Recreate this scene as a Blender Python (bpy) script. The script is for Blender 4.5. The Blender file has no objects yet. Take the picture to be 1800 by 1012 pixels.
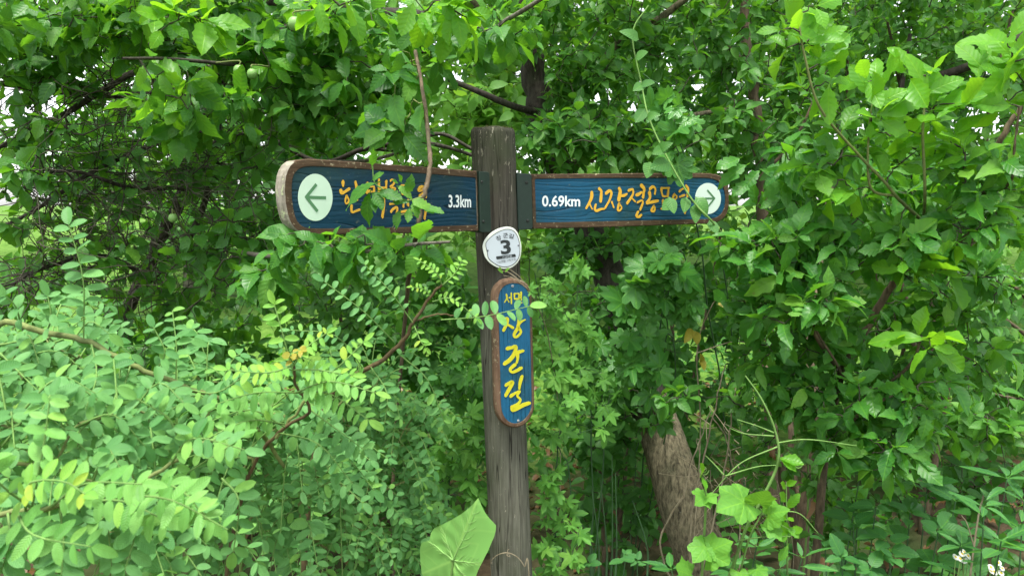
import bpy, bmesh, math, random
import numpy as np
from mathutils import Vector, Matrix

random.seed(11)
rng = np.random.default_rng(11)
S = bpy.context.scene
COL = S.collection
R = math.radians

# ------------------------------------------------------------------ camera, sky, sun, exposure
PITCH = R(6.4)
CAM = np.array([0.0, 0.0, 1.6])
cd = bpy.data.cameras.new('camera')
cam = bpy.data.objects.new('camera', cd)
COL.objects.link(cam)
cam.location = CAM
cam.rotation_euler = (R(90) - PITCH, 0, 0)
cd.sensor_width = 36
cd.lens = 26
cd.clip_start = 0.02
cd.clip_end = 600
cd.dof.use_dof = True
cd.dof.focus_distance = 2.0
cd.dof.aperture_fstop = 11
S.camera = cam

SUN_EL, SUN_ROT = R(72), R(200)
w = bpy.data.worlds.new('World')
S.world = w
w.use_nodes = True
nt = w.node_tree
bg = nt.nodes['Background']
sky = nt.nodes.new('ShaderNodeTexSky')
sky.sky_type = 'NISHITA'
sky.sun_disc = False
sky.sun_elevation = SUN_EL
sky.sun_rotation = SUN_ROT
sky.air_density = 1.0
sky.dust_density = 1.5
hs = nt.nodes.new('ShaderNodeHueSaturation')          # overcast: a grey-white sky
hs.inputs['Saturation'].default_value = 0.22
nt.links.new(sky.outputs[0], hs.inputs['Color'])
nt.links.new(hs.outputs[0], bg.inputs['Color'])
bg.inputs['Strength'].default_value = 0.095

sl = bpy.data.lights.new('sun', 'SUN')
sun = bpy.data.objects.new('sun', sl)
COL.objects.link(sun)
sl.energy = 1.5
sl.angle = R(18)
sl.color = (1.0, 0.97, 0.9)
sdir = Vector((math.cos(SUN_EL) * math.sin(SUN_ROT), math.cos(SUN_EL) * math.cos(SUN_ROT), math.sin(SUN_EL)))
sun.rotation_euler = sdir.to_track_quat('Z', 'Y').to_euler()

S.view_settings.view_transform = 'Standard'
S.view_settings.look = 'None'
S.view_settings.gamma = 1
S.view_settings.use_curve_mapping = False
S.view_settings.exposure = 2.3
S.render.engine = 'CYCLES'
S.cycles.max_bounces = 6
S.cycles.diffuse_bounces = 2
S.cycles.glossy_bounces = 2
S.cycles.transmission_bounces = 3
S.cycles.caustics_reflective = False
S.cycles.caustics_refractive = False

# ------------------------------------------------------------------ geometry helpers
FWD = np.array([0, math.cos(PITCH), -math.sin(PITCH)])
UPV = np.array([0, math.sin(PITCH), math.cos(PITCH)])
FPX = 1300.0


def ray(px, py):
    return FWD + np.array([(px - 900) / FPX, 0, 0]) - (py - 506) / FPX * UPV


def Q(px, py, Y):
    """the point at distance Y ahead of the camera seen at that place"""
    d = ray(px, py)
    return CAM + d * (Y / d[1])


def proj(P):
    d = P - CAM
    z = d @ FWD
    z = np.where(z < 0.05, 0.05, z)
    return 900 + FPX * d[..., 0] / z, 506 - FPX * (d @ UPV) / z, z


def nrm(v):
    n = np.linalg.norm(v, axis=-1, keepdims=True)
    return v / np.maximum(n, 1e-9)


def mesh_from(name, V, polys, uv=None, smooth=True):
    """polys: list of (M,k) index arrays; uv per vertex (N,2)"""
    me = bpy.data.meshes.new(name)
    V = np.asarray(V, dtype=np.float32)
    polys = [np.asarray(p, dtype=np.int32) for p in polys if len(p)]
    me.vertices.add(len(V))
    me.vertices.foreach_set('co', V.ravel())
    loops = np.concatenate([p.ravel() for p in polys])
    tot = np.concatenate([np.full(len(p), p.shape[1], dtype=np.int32) for p in polys])
    start = np.concatenate([[0], np.cumsum(tot)[:-1]]).astype(np.int32)
    me.loops.add(len(loops))
    me.loops.foreach_set('vertex_index', loops)
    me.polygons.add(len(tot))
    me.polygons.foreach_set('loop_start', start)
    me.polygons.foreach_set('loop_total', tot)
    me.polygons.foreach_set('use_smooth', np.full(len(tot), smooth, dtype=bool))
    if uv is not None:
        ul = me.uv_layers.new(name='UVMap')
        ul.data.foreach_set('uv', np.asarray(uv, dtype=np.float32)[loops].ravel())
    me.update(calc_edges=True)
    return me


def link(name, me, mat=None, parent=None, loc=None):
    o = bpy.data.objects.new(name, me)
    COL.objects.link(o)
    if mat is not None:
        me.materials.append(mat)
    if parent is not None:
        o.parent = parent
    if loc is not None:
        o.location = loc
    return o


def tag(o, label=None, cat=None, group=None, kind=None):
    if label:
        o['label'] = label
    if cat:
        o['category'] = cat
    if group:
        o['group'] = group
    if kind:
        o['kind'] = kind
    return o


def empty(name, loc, label, cat, group=None):
    o = bpy.data.objects.new(name, None)
    o.empty_display_size = 0.1
    COL.objects.link(o)
    o.location = loc
    return tag(o, label, cat, group)


def smooth_path(P, n):
    """Catmull-Rom through the points, n samples"""
    P = np.asarray(P, float)
    if len(P) == 2:
        t = np.linspace(0, 1, n)[:, None]
        return P[0] * (1 - t) + P[1] * t
    E = np.vstack([2 * P[0] - P[1], P, 2 * P[-1] - P[-2]])
    s = np.linspace(0, len(P) - 1 - 1e-6, n)
    i = s.astype(int)
    f = (s - i)[:, None]
    a, b, c, d = E[i], E[i + 1], E[i + 2], E[i + 3]
    return 0.5 * (2 * b + (c - a) * f + (2 * a - 5 * b + 4 * c - d) * f ** 2 + (3 * b - a - 3 * c + d) * f ** 3)


class Acc:
    def __init__(s):
        s.V, s.F, s.n = [], [], 0

    def add(s, V, F):
        s.V.append(V)
        s.F.append(F + s.n)
        s.n += len(V)

    def tube(s, P, r, sides=5):
        V, F = tube(P, r, sides)
        s.add(V, F)

    def mesh(s, name):
        return mesh_from(name, np.vstack(s.V), [np.vstack(s.F)])


def tube(P, r, sides=6, bump=0.0):
    P = np.asarray(P, float)
    n = len(P)
    r = np.broadcast_to(np.asarray(r, float), (n,))
    T = nrm(np.gradient(P, axis=0))
    ref = np.array([0.3, 0.9, 0.2]) if abs(T[0] @ np.array([0.3, 0.9, 0.2])) < 0.9 else np.array([1.0, 0, 0])
    A = nrm(np.cross(T, ref))
    B = np.cross(T, A)
    th = np.linspace(0, 2 * np.pi, sides, endpoint=False)
    rr = r[:, None] * np.ones(sides)
    if bump:
        rr = rr * (1 + bump * rng.uniform(-1, 1, rr.shape))
    V = P[:, None, :] + rr[..., None] * (A[:, None, :] * np.cos(th)[:, None] + B[:, None, :] * np.sin(th)[:, None])
    i = np.arange(n - 1)[:, None] * sides
    j = np.arange(sides)
    k = (j + 1) % sides
    F = np.stack([i + j, i + k, i + sides + k, i + sides + j], -1).reshape(-1, 4)
    return V.reshape(-1, 3), F


# ------------------------------------------------------------------ materials
class G:
    """small node graph helper"""

    def __init__(s, name):
        s.m = bpy.data.materials.new(name)
        s.m.use_nodes = True
        s.t = s.m.node_tree
        s.t.nodes.clear()
        s.out = s.t.nodes.new('ShaderNodeOutputMaterial')

    def n(s, typ, ins=None, **kw):
        nd = s.t.nodes.new(typ)
        for k, v in kw.items():
            setattr(nd, k, v)
        for k, v in (ins or {}).items():
            sock = nd.inputs[k]
            if isinstance(v, bpy.types.NodeSocket):
                s.t.links.new(v, sock)
            else:
                sock.default_value = v
        return nd

    def math(s, op, a, b=0.0, c=0.0, clamp=False):
        nd = s.n('ShaderNodeMath', {0: a, 1: b, 2: c}, operation=op, use_clamp=clamp)
        return nd.outputs[0]

    def mix(s, f, a, b, blend='MIX'):
        nd = s.n('ShaderNodeMix', None, data_type='RGBA', blend_type=blend)
        for k, v in ((0, f), (6, a), (7, b)):
            if isinstance(v, bpy.types.NodeSocket):
                s.t.links.new(v, nd.inputs[k])
            else:
                nd.inputs[k].default_value = v if k == 0 else (*v, 1)[:4]
        return nd.outputs[2]

    def ramp(s, f, stops):
        nd = s.n('ShaderNodeValToRGB', {0: f})
        e = nd.color_ramp.elements
        e[0].position, e[0].color = stops[0][0], (*stops[0][1], 1)
        e[1].position, e[1].color = stops[-1][0], (*stops[-1][1], 1)
        for p, c in stops[1:-1]:
            q = e.new(p)
            q.color = (*c, 1)
        return nd.outputs[0]

    def fac(s, f, lo, hi, a=0.0, b=1.0):
        return s.n('ShaderNodeMapRange', {0: f, 1: lo, 2: hi, 3: a, 4: b}).outputs[0]

    def noise(s, vec, scale, detail=3, rough=0.5, dist=0.0):
        i = {'Scale': scale, 'Detail': detail, 'Roughness': rough, 'Distortion': dist}
        if vec is not None:
            i['Vector'] = vec
        return s.n('ShaderNodeTexNoise', i).outputs[0]

    def coord(s, which='Object', scale=None):
        c = s.n('ShaderNodeTexCoord').outputs[which]
        if scale:
            c = s.n('ShaderNodeMapping', {'Vector': c, 'Scale': scale}).outputs[0]
        return c

    def bump(s, h, strength, dist=0.002):
        return s.n('ShaderNodeBump', {'Height': h, 'Strength': strength, 'Distance': dist}).outputs[0]

    def done(s, color, rough=0.6, spec=0.4, normal=None, metal=0.0):
        i = {'Base Color': color if isinstance(color, bpy.types.NodeSocket) else (*color, 1), 'Roughness': rough,
             'Specular IOR Level': spec, 'Metallic': metal}
        if normal is not None:
            i['Normal'] = normal
        b = s.n('ShaderNodeBsdfPrincipled', i)
        s.t.links.new(b.outputs[0], s.out.inputs[0])
        return s.m


def leaf_mat(name, dark, light, trans, kind='pinnate', N=8, rough=0.42, tw=0.38, vein=0.5, young=None, spot=0.25, pale=0.45, vdark=0.6, relief=0.35):
    g = G(name)
    uv = g.n('ShaderNodeSeparateXYZ', {0: g.coord('UV')})
    x, y = uv.outputs[0], uv.outputs[1]
    geo = g.n('ShaderNodeNewGeometry')
    oi = g.n('ShaderNodeObjectInfo')
    rnd = g.math('FRACT', g.math('ADD', geo.outputs['Random Per Island'], oi.outputs['Random']))
    rnd2 = g.math('FRACT', g.math('MULTIPLY', rnd, 7.31))
    ax = g.math('ABSOLUTE', x)
    col = g.mix(rnd, dark, light)
    if young is not None:
        col = g.mix(g.fac(rnd2, 0.80, 1.0), col, young)
    # veins
    if kind == 'pinnate':
        lat = g.math('ABSOLUTE', g.math('SUBTRACT', g.math('FRACT', g.math('MULTIPLY', g.math('SUBTRACT', y, g.math('MULTIPLY', ax, 0.8)), N)), 0.5))
        lv = g.fac(lat, 0.0, 0.13, 1, 0)
        mid = g.fac(ax, 0.004, 0.022, 1, 0)
        hgt = g.fac(lat, 0.0, 0.5, 0.0, 1.0)
    else:
        ang = g.math('ARCTAN2', x, y)
        a5 = g.math('SUBTRACT', g.math('FRACT', g.math('ADD', g.math('DIVIDE', ang, 0.87), 0.5)), 0.5)
        rad = g.math('SQRT', g.math('ADD', g.math('MULTIPLY', x, x), g.math('MULTIPLY', y, y)))
        off = g.math('MULTIPLY', g.math('ABSOLUTE', a5), rad)
        mid = g.fac(off, 0.004, 0.03, 1, 0)
        lat = g.math('ABSOLUTE', g.math('SUBTRACT', g.math('FRACT', g.math('MULTIPLY', g.math('SUBTRACT', rad, g.math('MULTIPLY', off, 0.9)), N)), 0.5))
        lv = g.fac(lat, 0.0, 0.13, 1, 0)
        hgt = g.fac(lat, 0.0, 0.5, 0.0, 1.0)
    vn = g.math('MAXIMUM', mid, g.math('MULTIPLY', lv, 0.45))
    vn = g.math('MULTIPLY', vn, vein)
    lighter = g.mix(0.65, col, trans)
    col = g.mix(vn, col, lighter)
    # blotches and a few brown spots
    ob = g.n('ShaderNodeVectorMath', {0: g.coord('UV'), 1: g.n('ShaderNodeCombineXYZ', {0: g.math('MULTIPLY', rnd, 37.0), 1: g.math('MULTIPLY', rnd2, 19.0)}).outputs[0]}, operation='ADD').outputs[0]
    blot = g.noise(ob, 3.5, 2)
    col = g.mix(g.fac(blot, 0.35, 0.75, 0, 0.35), col, (dark[0] * 0.8, dark[1] * 0.82, dark[2] * 0.8))
    sp = g.noise(ob, 11.0, 1)
    col = g.mix(g.fac(sp, 0.71, 0.76, 0, min(1.0, spot * 2.6)), col, (0.15, 0.12, 0.035))
    fl = g.noise(ob, 42.0, 1)
    col = g.mix(g.fac(fl, 0.76, 0.80, 0, 0.55), col, (0.34, 0.42, 0.24))
    # paler underside
    under = g.mix(pale, col, (light[0] * 1.3 + 0.04, light[1] * 1.1 + 0.05, light[2] * 1.3 + 0.05))
    col = g.mix(geo.outputs['Backfacing'], col, under)
    nb = g.bump(g.math('SUBTRACT', hgt, g.math('MULTIPLY', mid, 0.8)), relief, 0.0012)
    pr = g.n('ShaderNodeBsdfPrincipled', {'Base Color': col, 'Roughness': g.fac(rnd2, 0, 1, rough - 0.06, rough + 0.14), 'Specular IOR Level': 0.34, 'Normal': nb})
    tcol = g.mix(g.math('MULTIPLY', vn, 0.7), g.mix(rnd, trans, (trans[0] * 0.75, trans[1] * 0.82, trans[2] * 0.8)), (trans[0] * vdark, trans[1] * vdark, trans[2] * vdark))
    tr = g.n('ShaderNodeBsdfTranslucent', {'Color': tcol, 'Normal': nb})
    mx = g.n('ShaderNodeMixShader', {0: tw, 1: pr.outputs[0], 2: tr.outputs[0]})
    g.t.links.new(mx.outputs[0], g.out.inputs[0])
    return g.m


def bark_mat(name, a, b, scale=60, stretch=0.25, lichen=0.0, bump=0.6):
    g = G(name)
    c = g.coord('Object', (1, 1, stretch))
    n1 = g.noise(c, scale, 6, 0.65, 0.4)
    n2 = g.noise(g.coord('Object'), scale * 0.17, 3)
    col = g.mix(g.fac(n1, 0.32, 0.68), a, b)
    col = g.mix(g.fac(n2, 0.5, 0.75, 0, 0.5), col, (0.05, 0.062, 0.03))
    if lichen:
        n3 = g.noise(g.coord('Object'), scale * 0.8, 5, 0.7)
        col = g.mix(g.fac(n3, 0.62, 0.70, 0, lichen), col, (0.34, 0.35, 0.27))
    return g.done(col, 0.85, 0.2, g.bump(n1, bump, 0.006))


MAT = {}
L = leaf_mat
MAT['plum'] = L('plum_leaf', (0.026, 0.115, 0.018), (0.07, 0.225, 0.03), (0.2, 0.5, 0.02), N=7, young=(0.15, 0.33, 0.035), tw=0.42)
MAT['broad'] = L('broad_leaf', (0.028, 0.13, 0.02), (0.072, 0.235, 0.032), (0.2, 0.52, 0.02), N=7, young=(0.15, 0.33, 0.03), tw=0.42)
MAT['bright'] = L('bright_leaf', (0.07, 0.235, 0.015), (0.13, 0.35, 0.022), (0.33, 0.68, 0.02), N=7, tw=0.48)
MAT['locust'] = L('locust_leaflet', (0.052, 0.18, 0.045), (0.128, 0.315, 0.088), (0.27, 0.58, 0.07), N=10, vein=0.13, rough=0.55, young=(0.19, 0.40, 0.07), tw=0.30, spot=0.05, pale=0.6)
MAT['fresh'] = L('fresh_leaflet', (0.10, 0.29, 0.055), (0.19, 0.42, 0.09), (0.36, 0.64, 0.07), N=10, vein=0.15, rough=0.5, young=(0.26, 0.48, 0.07), tw=0.36, spot=0.05, pale=0.5)
MAT['young'] = L('young_leaflet', (0.15, 0.38, 0.06), (0.24, 0.48, 0.07), (0.42, 0.7, 0.06), N=10, vein=0.3, rough=0.5, young=(0.36, 0.46, 0.05), tw=0.4, spot=0.2)
MAT['hop'] = L('hop_leaf', (0.06, 0.2, 0.03), (0.12, 0.32, 0.055), (0.25, 0.58, 0.04), 'palmate', N=8, vein=0.7, rough=0.55, young=(0.18, 0.38, 0.06))
MAT['lobed'] = L('lobed_leaf', (0.035, 0.15, 0.024), (0.08, 0.245, 0.045), (0.2, 0.5, 0.035), 'palmate', N=9, vein=0.75, rough=0.36)
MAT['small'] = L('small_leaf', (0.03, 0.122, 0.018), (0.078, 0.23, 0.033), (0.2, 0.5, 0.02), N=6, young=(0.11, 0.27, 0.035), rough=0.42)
MAT['dim'] = L('shade_darkened_leaf', (0.025, 0.1, 0.018), (0.058, 0.18, 0.03), (0.15, 0.44, 0.02), N=6, rough=0.5)  # small leaf in a darker green that stands in for deep shade
MAT['far'] = L('far_leaf', (0.085, 0.22, 0.035), (0.15, 0.34, 0.05), (0.34, 0.60, 0.05), N=5, vein=0.1, tw=0.45)
MAT['bur'] = L('bur_cucumber_leaf', (0.085, 0.26, 0.03), (0.13, 0.34, 0.04), (0.24, 0.52, 0.03), 'palmate', N=6, vein=0.75, rough=0.55, tw=0.4, spot=0.1)
MAT['heart'] = L('heart_leaf', (0.05, 0.16, 0.035), (0.09, 0.24, 0.05), (0.22, 0.5, 0.05), N=6, rough=0.45)
MAT['yellow'] = L('yellow_leaf', (0.26, 0.25, 0.025), (0.40, 0.34, 0.04), (0.5, 0.45, 0.05), N=6, spot=0.8)
MAT['dead'] = L('dead_leaf', (0.12, 0.06, 0.025), (0.22, 0.12, 0.05), (0.25, 0.14, 0.05), N=6, tw=0.2)
MAT['weed'] = L('weed_leaf', (0.03, 0.13, 0.032), (0.07, 0.22, 0.055), (0.16, 0.45, 0.04), N=9, vein=0.8, rough=0.48)
MAT['grass'] = L('grass_blade', (0.05, 0.14, 0.03), (0.09, 0.22, 0.045), (0.2, 0.42, 0.05), N=1, vein=0.1)

MAT['bark_dark'] = bark_mat('dark_bark', (0.020, 0.017, 0.013), (0.075, 0.065, 0.052), 70, 0.3, 0.35)
MAT['bark_grey'] = bark_mat('grey_bark', (0.06, 0.055, 0.042), (0.19, 0.175, 0.135), 110, 0.4, 0.5)
MAT['bark_brown'] = bark_mat('brown_bark', (0.045, 0.034, 0.022), (0.16, 0.12, 0.075), 80, 0.25, 0.25)
MAT['bark_tan'] = bark_mat('tan_bark', (0.026, 0.023, 0.014), (0.26, 0.225, 0.14), 95, 0.30, 0.25, 1.0)
MAT['stem_green'] = bark_mat('green_stem', (0.10, 0.20, 0.045), (0.17, 0.30, 0.08), 90, 0.3, 0, 0.2)
MAT['stem_olive'] = bark_mat('olive_stem', (0.10, 0.13, 0.04), (0.20, 0.24, 0.08), 90, 0.3, 0, 0.2)
MAT['stem_red'] = bark_mat('reddish_stem', (0.06, 0.045, 0.022), (0.15, 0.105, 0.05), 90, 0.3, 0, 0.2)
MAT['stem_dark'] = bark_mat('dark_green_stem', (0.03, 0.075, 0.03), (0.06, 0.13, 0.05), 90, 0.2, 0, 0.2)
MAT['stem_pale'] = bark_mat('pale_vein', (0.24, 0.46, 0.13), (0.30, 0.52, 0.17), 90, 0.3, 0, 0.1)
MAT['stem_dry'] = bark_mat('dry_stem', (0.16, 0.13, 0.08), (0.36, 0.31, 0.21), 90, 0.3, 0, 0.3)
MAT['twig'] = bark_mat('twig', (0.026, 0.024, 0.016), (0.085, 0.080, 0.055), 90, 0.4, 0.2, 0.3)


# ------------------------------------------------------------------ leaf shapes (base at origin, tip +Y, upper side +Z, blade length 1)
def leaf_blade(a, b, ratio, seg, teeth=0.0, fold=0.25, droop=0.25, wave=0.0, acum=0.0, heart=0.0, petiole=0.15, skew=0.0, ph=0.0, ragged=0.0):
    v = np.linspace(0, 1, seg + 1)
    wv = (np.maximum(v, 1e-4) ** a) * (np.maximum(1 - v, 1e-5) ** b)
    vm = a / (a + b)
    wv = wv / ((vm ** a) * ((1 - vm) ** b)) * ratio / 2
    if acum:
        wv = wv * (1 - acum * np.clip((v - 0.72) / 0.28, 0, 1) * 0.6)
    wv[0], wv[-1] = 0.008, 0.002
    if heart:
        wv[0] = ratio * 0.16
    V, uv = [], []
    rg = np.random.default_rng(int(ph * 1000) + 5)
    edge = 1 + ragged * np.clip(rg.normal(0, 1, (seg + 3, 2)), -2.2, 1.2)
    pts = []
    if petiole:
        pts.append((-petiole, 0.008, 0))
    for i, (vv, ww) in enumerate(zip(v, wv)):
        tt = 1 + (teeth if i % 2 else -teeth) * (0 < i < seg)
        pts.append((vv, ww * tt, vv))
    for pi, (y, ww, vv) in enumerate(pts):
        z0 = -droop * max(y, 0) ** 2 + (0.05 * y if y < 0 else 0)
        for sx in (-1, 0, 1):
            xx = sx * ww * edge[pi, 0 if sx < 0 else 1]
            yy = y
            if heart and sx and y >= 0:
                yy = y - heart * (1 - vv) ** 3
            zz = z0 + fold * abs(xx) + wave * math.sin(9 * vv + ph + sx * 1.3) * abs(sx)
            V.append((xx + skew * vv * vv, yy, zz))
            uv.append((xx, yy))
    n = len(pts)
    F = []
    for i in range(n - 1):
        o = i * 3
        F += [(o, o + 1, o + 4, o + 3), (o + 1, o + 2, o + 5, o + 4)]
    return np.array(V), np.array(F), np.array(uv)


def leaf_lobed(lobes, sinus, per, teeth=0.06, cup=0.12, droop=0.25, petiole=0.5, wave=0.05, ph=0.0, width=0.5):
    """lobes: list of (angle deg from the tip, length); outline as a polar fan with an inner ring"""
    ang, rad = [], []
    L_ = sorted(lobes)
    for i, (a0, r0) in enumerate(L_):
        ang.append(a0)
        rad.append(r0)
        if i < len(L_) - 1:
            a1, r1 = L_[i + 1]
            s = sinus * min(r0, r1)
            for k in range(1, per + 1):
                f = k / (per + 1)
                d = min(f, 1 - f) * 2            # 0 at tips, 1 at the sinus
                base = (r0 if f < 0.5 else r1)
                rr = base + (s - base) * d ** width
                rr *= 1 + teeth * (1 if k % 2 else -1)
                ang.append(a0 + (a1 - a0) * f)
                rad.append(rr)
    ang = np.radians(ang)
    rad = np.array(rad)
    n = len(ang)
    V = [(0, 0, 0)]
    for q in (0.5, 1.0):
        for k in range(n):
            x, y = rad[k] * math.sin(ang[k]) * q, rad[k] * math.cos(ang[k]) * q
            z = -droop * (x * x + y * y) + cup * abs(math.sin(ang[k] * 1.8 + ph)) * rad[k] * q + wave * math.sin(k * 1.7 + ph) * q * q
            V.append((x, y, z))
    T, Qd = [], []
    for k in range(n - 1):
        T.append((0, 2 + k, 1 + k))
        Qd.append((1 + k, 2 + k, 2 + n + k, 1 + n + k))
    V = np.array(V, float)
    uv = V[:, :2].copy()
    # petiole
    o = len(V)
    V = np.vstack([V, [(-0.012, 0.02, -0.004), (0.012, 0.02, -0.004), (0.012, -petiole, -petiole * 0.3), (-0.012, -petiole, -petiole * 0.3)]])
    uv = np.vstack([uv, [(0, 0.1)] * 4])
    Qd.append((o, o + 1, o + 2, o + 3))
    Qd = np.array(Qd)
    T = np.array(T)
    # fan triangles as degenerate-free quads is not possible: keep both kinds
    return V, (T, Qd), uv


SPEC = {}


def species(name, mat, hi, lo):
    """hi, lo: lists of (V, F, uv); hi for single leaves, lo for the joined mass"""
    ms = []
    for V, F, uv in hi:
        polys = list(F) if isinstance(F, tuple) else [F]
        me = mesh_from(name, V, polys, uv)
        me.materials.append(MAT[mat])
        ms.append(me)
    SPEC[name] = dict(meshes=ms, lo=lo, mat=MAT[mat])


def blades(n, seed, **kw):
    rr = random.Random(seed)
    hi, lo = [], []
    for i in range(n):
        k = dict(kw)
        k.pop('lo', None)
        k['fold'] = kw.get('fold', 0.25) * rr.uniform(0.2, 1.6)
        k['droop'] = kw.get('droop', 0.25) * rr.uniform(-0.1, 1.7)
        k['ratio'] = kw['ratio'] * rr.uniform(0.88, 1.12)
        k['skew'] = rr.uniform(-0.10, 0.10)
        k['ph'] = rr.uniform(0, 6)
        h = dict(k)
        h['seg'] = kw['seg']
        hi.append(leaf_blade(**h))
        l_ = dict(k)
        l_['seg'] = max(kw.get('lo', 4), kw['seg'] // 2)
        l_['teeth'] = kw.get('teeth', 0) * 0.7
        lo.append(leaf_blade(**l_))
    return hi, lo


def lobeds(n, seed, lobes, sinus, per, **kw):
    rr = random.Random(seed)
    hi, lo = [], []
    for i in range(n):
        k = dict(kw)
        k['cup'] = kw.get('cup', 0.12) * rr.uniform(0.3, 1.6)
        k['droop'] = kw.get('droop', 0.25) * rr.uniform(0.2, 1.6)
        k['ph'] = rr.uniform(0, 6)
        lb = [(a + rr.uniform(-5, 5), r * rr.uniform(0.9, 1.1)) for a, r in lobes]
        hi.append(leaf_lobed(lb, sinus, per, **k))
        lo.append(leaf_lobed(lb, sinus, max(1, per - 2), **k))
    return hi, lo


species('plum', 'plum', *blades(8, 1, a=0.78, b=0.78, ratio=0.54, seg=14, teeth=0.075, fold=0.40, droop=0.45, wave=0.035, acum=0.6, ragged=0.13))
species('broad', 'broad', *blades(8, 2, a=0.95, b=0.80, ratio=0.48, seg=14, teeth=0.085, fold=0.38, droop=0.42, wave=0.04, acum=0.6, ragged=0.15))
species('bright', 'bright', *blades(6, 3, a=1.0, b=0.72, ratio=0.48, seg=14, teeth=0.07, fold=0.40, droop=0.28, wave=0.03, acum=0.5, ragged=0.11))
species('leaflet', 'locust', *blades(5, 4, a=0.62, b=0.60, ratio=0.48, seg=8, fold=0.35, droop=0.12, petiole=0.08))
species('fresh', 'fresh', *blades(5, 25, a=0.66, b=0.68, ratio=0.42, seg=8, fold=0.40, droop=0.16, petiole=0.08))
species('young', 'young', *blades(5, 5, a=0.7, b=0.7, ratio=0.44, seg=8, fold=0.45, droop=0.15, petiole=0.08))
species('small', 'small', *blades(5, 6, a=0.6, b=0.85, ratio=0.56, seg=8, fold=0.3, droop=0.3, wave=0.015, acum=0.4))
species('dim', 'dim', *blades(5, 7, a=0.6, b=0.85, ratio=0.56, seg=8, fold=0.3, droop=0.3, wave=0.015, acum=0.4))
species('far', 'far', *blades(4, 8, a=0.6, b=0.8, ratio=0.62, seg=4, lo=2, fold=0.3, droop=0.3, petiole=0))
species('heart', 'heart', *blades(5, 9, a=0.35, b=0.85, ratio=0.82, seg=10, fold=0.2, droop=0.35, heart=0.16, petiole=0.3))
species('yellow', 'yellow', *blades(4, 10, a=0.5, b=0.75, ratio=0.66, seg=8, fold=0.3, droop=0.4))
species('dead', 'dead', *blades(4, 11, a=0.6, b=0.8, ratio=0.5, seg=8, fold=0.9, droop=0.8, wave=0.06))
species('weed', 'weed', *blades(5, 12, a=0.5, b=0.8, ratio=0.58, seg=12, teeth=0.07, fold=0.25, droop=0.3, wave=0.01))
species('lance', 'weed', *blades(4, 13, a=0.6, b=0.9, ratio=0.30, seg=10, teeth=0.06, fold=0.35, droop=0.4))
species('hop', 'hop', *lobeds(6, 14, [(-112, 0.52), (-56, 0.86), (0, 1.0), (56, 0.86), (112, 0.52)], 0.52, 3, teeth=0.07, cup=0.12, droop=0.2, width=0.8))
species('lobed', 'lobed', *lobeds(6, 15, [(-125, 0.5), (-78, 0.72), (-40, 0.86), (0, 1.05), (40, 0.86), (78, 0.72), (125, 0.5)], 0.80, 3, teeth=0.07, cup=0.1, droop=0.3, width=0.9))
species('bur', 'bur', *lobeds(5, 16, [(-140, 0.62), (-95, 0.60), (-58, 0.78), (0, 1.0), (58, 0.78), (95, 0.60), (140, 0.62)], 0.93, 3, teeth=0.02, cup=0.10, droop=0.25, width=0.7))
NOSE = {}

# ------------------------------------------------------------------ plants
PLANTS = []
UP = np.array([0, 0, 1.0])


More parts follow.
